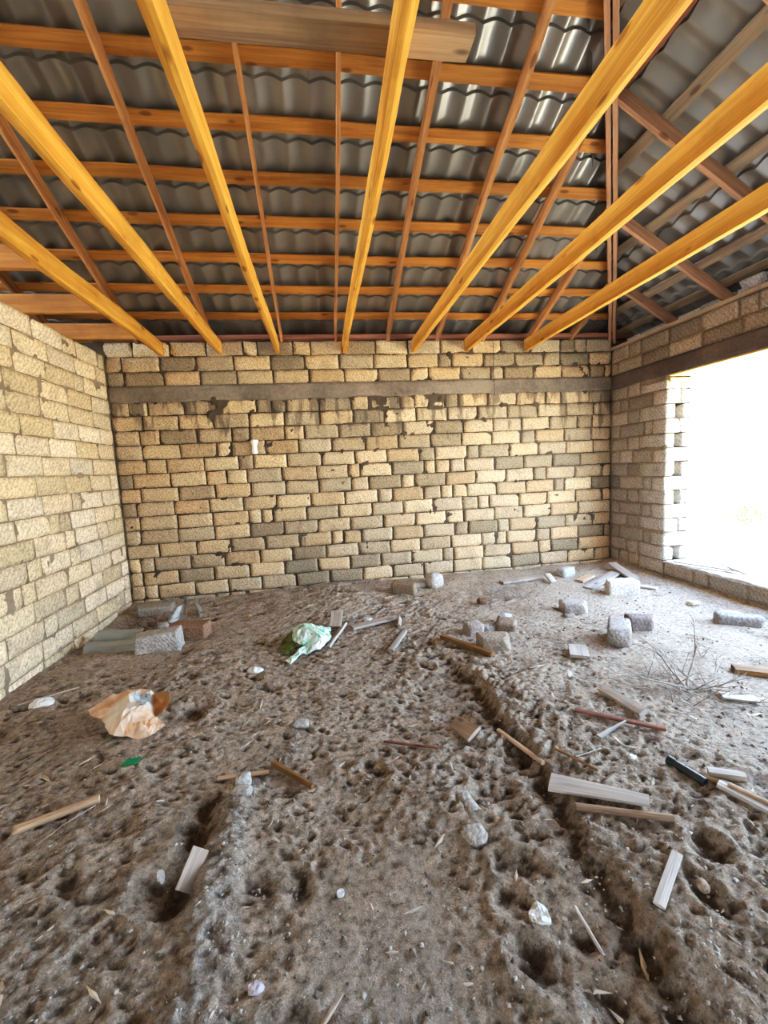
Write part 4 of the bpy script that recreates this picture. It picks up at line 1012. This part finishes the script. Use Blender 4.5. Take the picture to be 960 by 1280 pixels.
# ------------------------------------------------------------------ outside
m, nt, b = newmat('sunlit_sand'); k = N(nt); v = k.tc('Object')
k.l(k.ramp(k.noise(v, .8, 6, .6), [(.3, (.70, .58, .38)), (.7, (.82, .70, .48))]), b.inputs['Base Color']); b.inputs['Roughness'].default_value = 1
n_ = 60; gx = np.linspace(-120, 120, n_); V = []; F = []
xs = np.concatenate([np.linspace(4.27, 10, 20), np.linspace(11, 150, 30)]); ysr = np.concatenate([np.linspace(-80, -4, 12), np.linspace(-3, 14, 40), np.linspace(16, 150, 24)])
g1, g2 = np.meshgrid(xs, ysr, indexing='ij'); gz = -.12+.05*fbm(g1*.5, g2*.5, seed=90)-.25*sstep(4.3, 9, g1)+1.2*sstep(14, 38, np.hypot(g1, g2))
V = np.stack([g1, g2, gz], -1).reshape(-1, 3); q = len(ysr); F = [(i*q+j, (i+1)*q+j, (i+1)*q+j+1, i*q+j+1) for i in range(len(xs)-1) for j in range(q-1)]
struct(link('floor.003', V, F, m))
struct(plain_box('floor.004', (-80, D+.1, -.5), (4.27, 100, -.2), m)); struct(plain_box('floor.005', (-80, -80, -.5), (4.27, -2.5, -.1), m))
m, nt, b = newmat('shrub_leaf'); k = N(nt); v = k.tc('Object')
k.l(k.ramp(k.noise(v, 3), [(.3, (.05, .085, .008)), (.7, (.11, .145, .02))]), b.inputs['Base Color']); b.inputs['Roughness'].default_value = .8; M['leaf'] = m
def shrub(x, y, r, h_, seed, label, n_l=500, group=None, zg=-.35):
    t = empty('shrub', (x, y, zg)); rn = random.Random(seed); V = []; F = []
    for _ in range(n_l):
        a = rn.uniform(0, 6.28); e = rn.random()**.5; z = rn.random(); rr = r*e*(1-.5*z*z)*(1+.25*math.sin(a*3+seed)); p = Vector((rr*math.cos(a), rr*math.sin(a), h_*(.12+z*.88)*(1-.3*e)))
        s_ = r*.10*rn.uniform(.6, 1.3); d1 = Vector((rn.uniform(-1, 1), rn.uniform(-1, 1), rn.uniform(-1, 1))).normalized(); d2 = d1.orthogonal().normalized()
        n0 = len(V); V += [p+d1*s_, p+d2*s_*.5, p-d1*s_, p-d2*s_*.5]; F.append((n0, n0+1, n0+2, n0+3))
    link('foliage', V, F, M['leaf'], t, smooth=False)
    V = []; F = []
    for i in range(7):
        a = i*.9; v_, f_ = tube_mesh([(0, 0, -.05), (r*.3*math.cos(a), r*.3*math.sin(a), h_*.4), (r*.6*math.cos(a), r*.6*math.sin(a), h_*.75)], [r*.03, r*.02, r*.01], 5); n0 = len(V); V += v_; F += [tuple(q_+n0 for q_ in f) for f in f_]
    link('stem', V, F, M['twig'], t); return tag(t, label, 'shrub', group)
far = 40
for i, (dx, dy, s_) in enumerate([(.706, .708, .7), (.714, .7, 1.3), (.728, .686, .6), (.742, .670, 1.0), (.750, .661, .9), (.762, .648, .8), (.777, .629, 1.6)]):
    shrub(dx*far, dy*far, .62*s_, 1.5*s_, i, ['low green shrub far outside, leftmost in the window', 'bushy green shrub far outside near the window jamb', 'tiny shrub far outside in the gap of the shrub line', 'green shrub in the middle of the far shrub line', 'shrub right of the middle of the far shrub line', 'small shrub far outside, last but one on the right', 'largest far shrub at the right edge of the window view'][i], 260, 'distant shrubs seen through the window opening', zg=-.37+1.2)
shrub(10.3, 8.75, .42, .55, 20, 'yellow-green shrub growing on the sand outside the window', 600, zg=-.37)
shrub(8.5, 8.35, .16, .2, 21, 'tiny yellow-green plant on the sand just outside the window', 160, zg=-.37)

# ------------------------------------------------------------------ light
world = bpy.data.worlds.new('World'); bpy.context.scene.world = world; world.use_nodes = True
nt = world.node_tree; nt.nodes.clear(); k = N(nt)
bg = k.n('Background'); wo = k.n('OutputWorld'); k.l(bg.outputs[0], wo.inputs[0])
tcn = k.n('TexCoord'); sx = k.n('SeparateXYZ'); k.l(tcn.outputs['Generated'], sx.inputs[0])
col = k.ramp(k.math('MULTIPLY_ADD', sx.outputs[2], .5, .5), [(.5, (.80, .90, 1.0)), (.62, (.58, .77, 1.0)), (1.0, (.34, .58, 1.0))])
k.l(col, bg.inputs[0]); bg.inputs[1].default_value = 14
sun = bpy.data.lights.new('Sun', 'SUN'); sun.energy = 36; sun.angle = rad(1); sun.color = (1, .92, .80)
so = bpy.data.objects.new('Sun', sun); C.objects.link(so); so.rotation_euler = Vector((-.30, .55, .95)).to_track_quat('Z', 'Y').to_euler()

pl = bpy.data.lights.new('WindowPortal', 'AREA'); pl.shape = 'RECTANGLE'; pl.size = JY-OY; pl.size_y = 2.2; pl.cycles.is_portal = True
po = bpy.data.objects.new('WindowPortal', pl); C.objects.link(po); po.location = (XR+WT+.05, (JY+OY)/2, 1.29); po.rotation_euler = (0, rad(90), 0)
po.rotation_euler = Matrix(((0, 0, 1), (1, 0, 0), (0, 1, 0))).to_euler()
# ------------------------------------------------------------------ camera
cam = bpy.data.cameras.new('Camera'); co = bpy.data.objects.new('Camera', cam); C.objects.link(co)
r_ = Vector((0.98764399, -0.1482696, -0.05074915)); u_ = Vector((0.06575373, 0.09811417, 0.99300053)); f_ = Vector((0.14225259, 0.98406795, -0.10665115))
mw = Matrix((r_, u_, -f_)).transposed().to_4x4(); mw.translation = (0, 0, 1.4786); co.matrix_world = mw
cam.sensor_fit = 'VERTICAL'; cam.sensor_height = 36; cam.lens = 518.89/1280*36; cam.clip_start = .05; cam.clip_end = 500
bpy.context.scene.camera = co
vs = bpy.context.scene.view_settings; vs.view_transform = 'Standard'; vs.look = 'None'; vs.exposure = 0.6
vs.use_curve_mapping = True; cm = vs.curve_mapping; cv = cm.curves[3]
for px_, py_ in ((.03, .020), (.12, .105), (.30, .31), (.60, .585)): cv.points.new(px_, py_)
cv.points[len(cv.points)-1].location = (1.0, .86)
cm.update()
vs.exposure = 0.6; vs.gamma = 1.0
bpy.context.scene.cycles.max_bounces = 10; bpy.context.scene.cycles.diffuse_bounces = 8
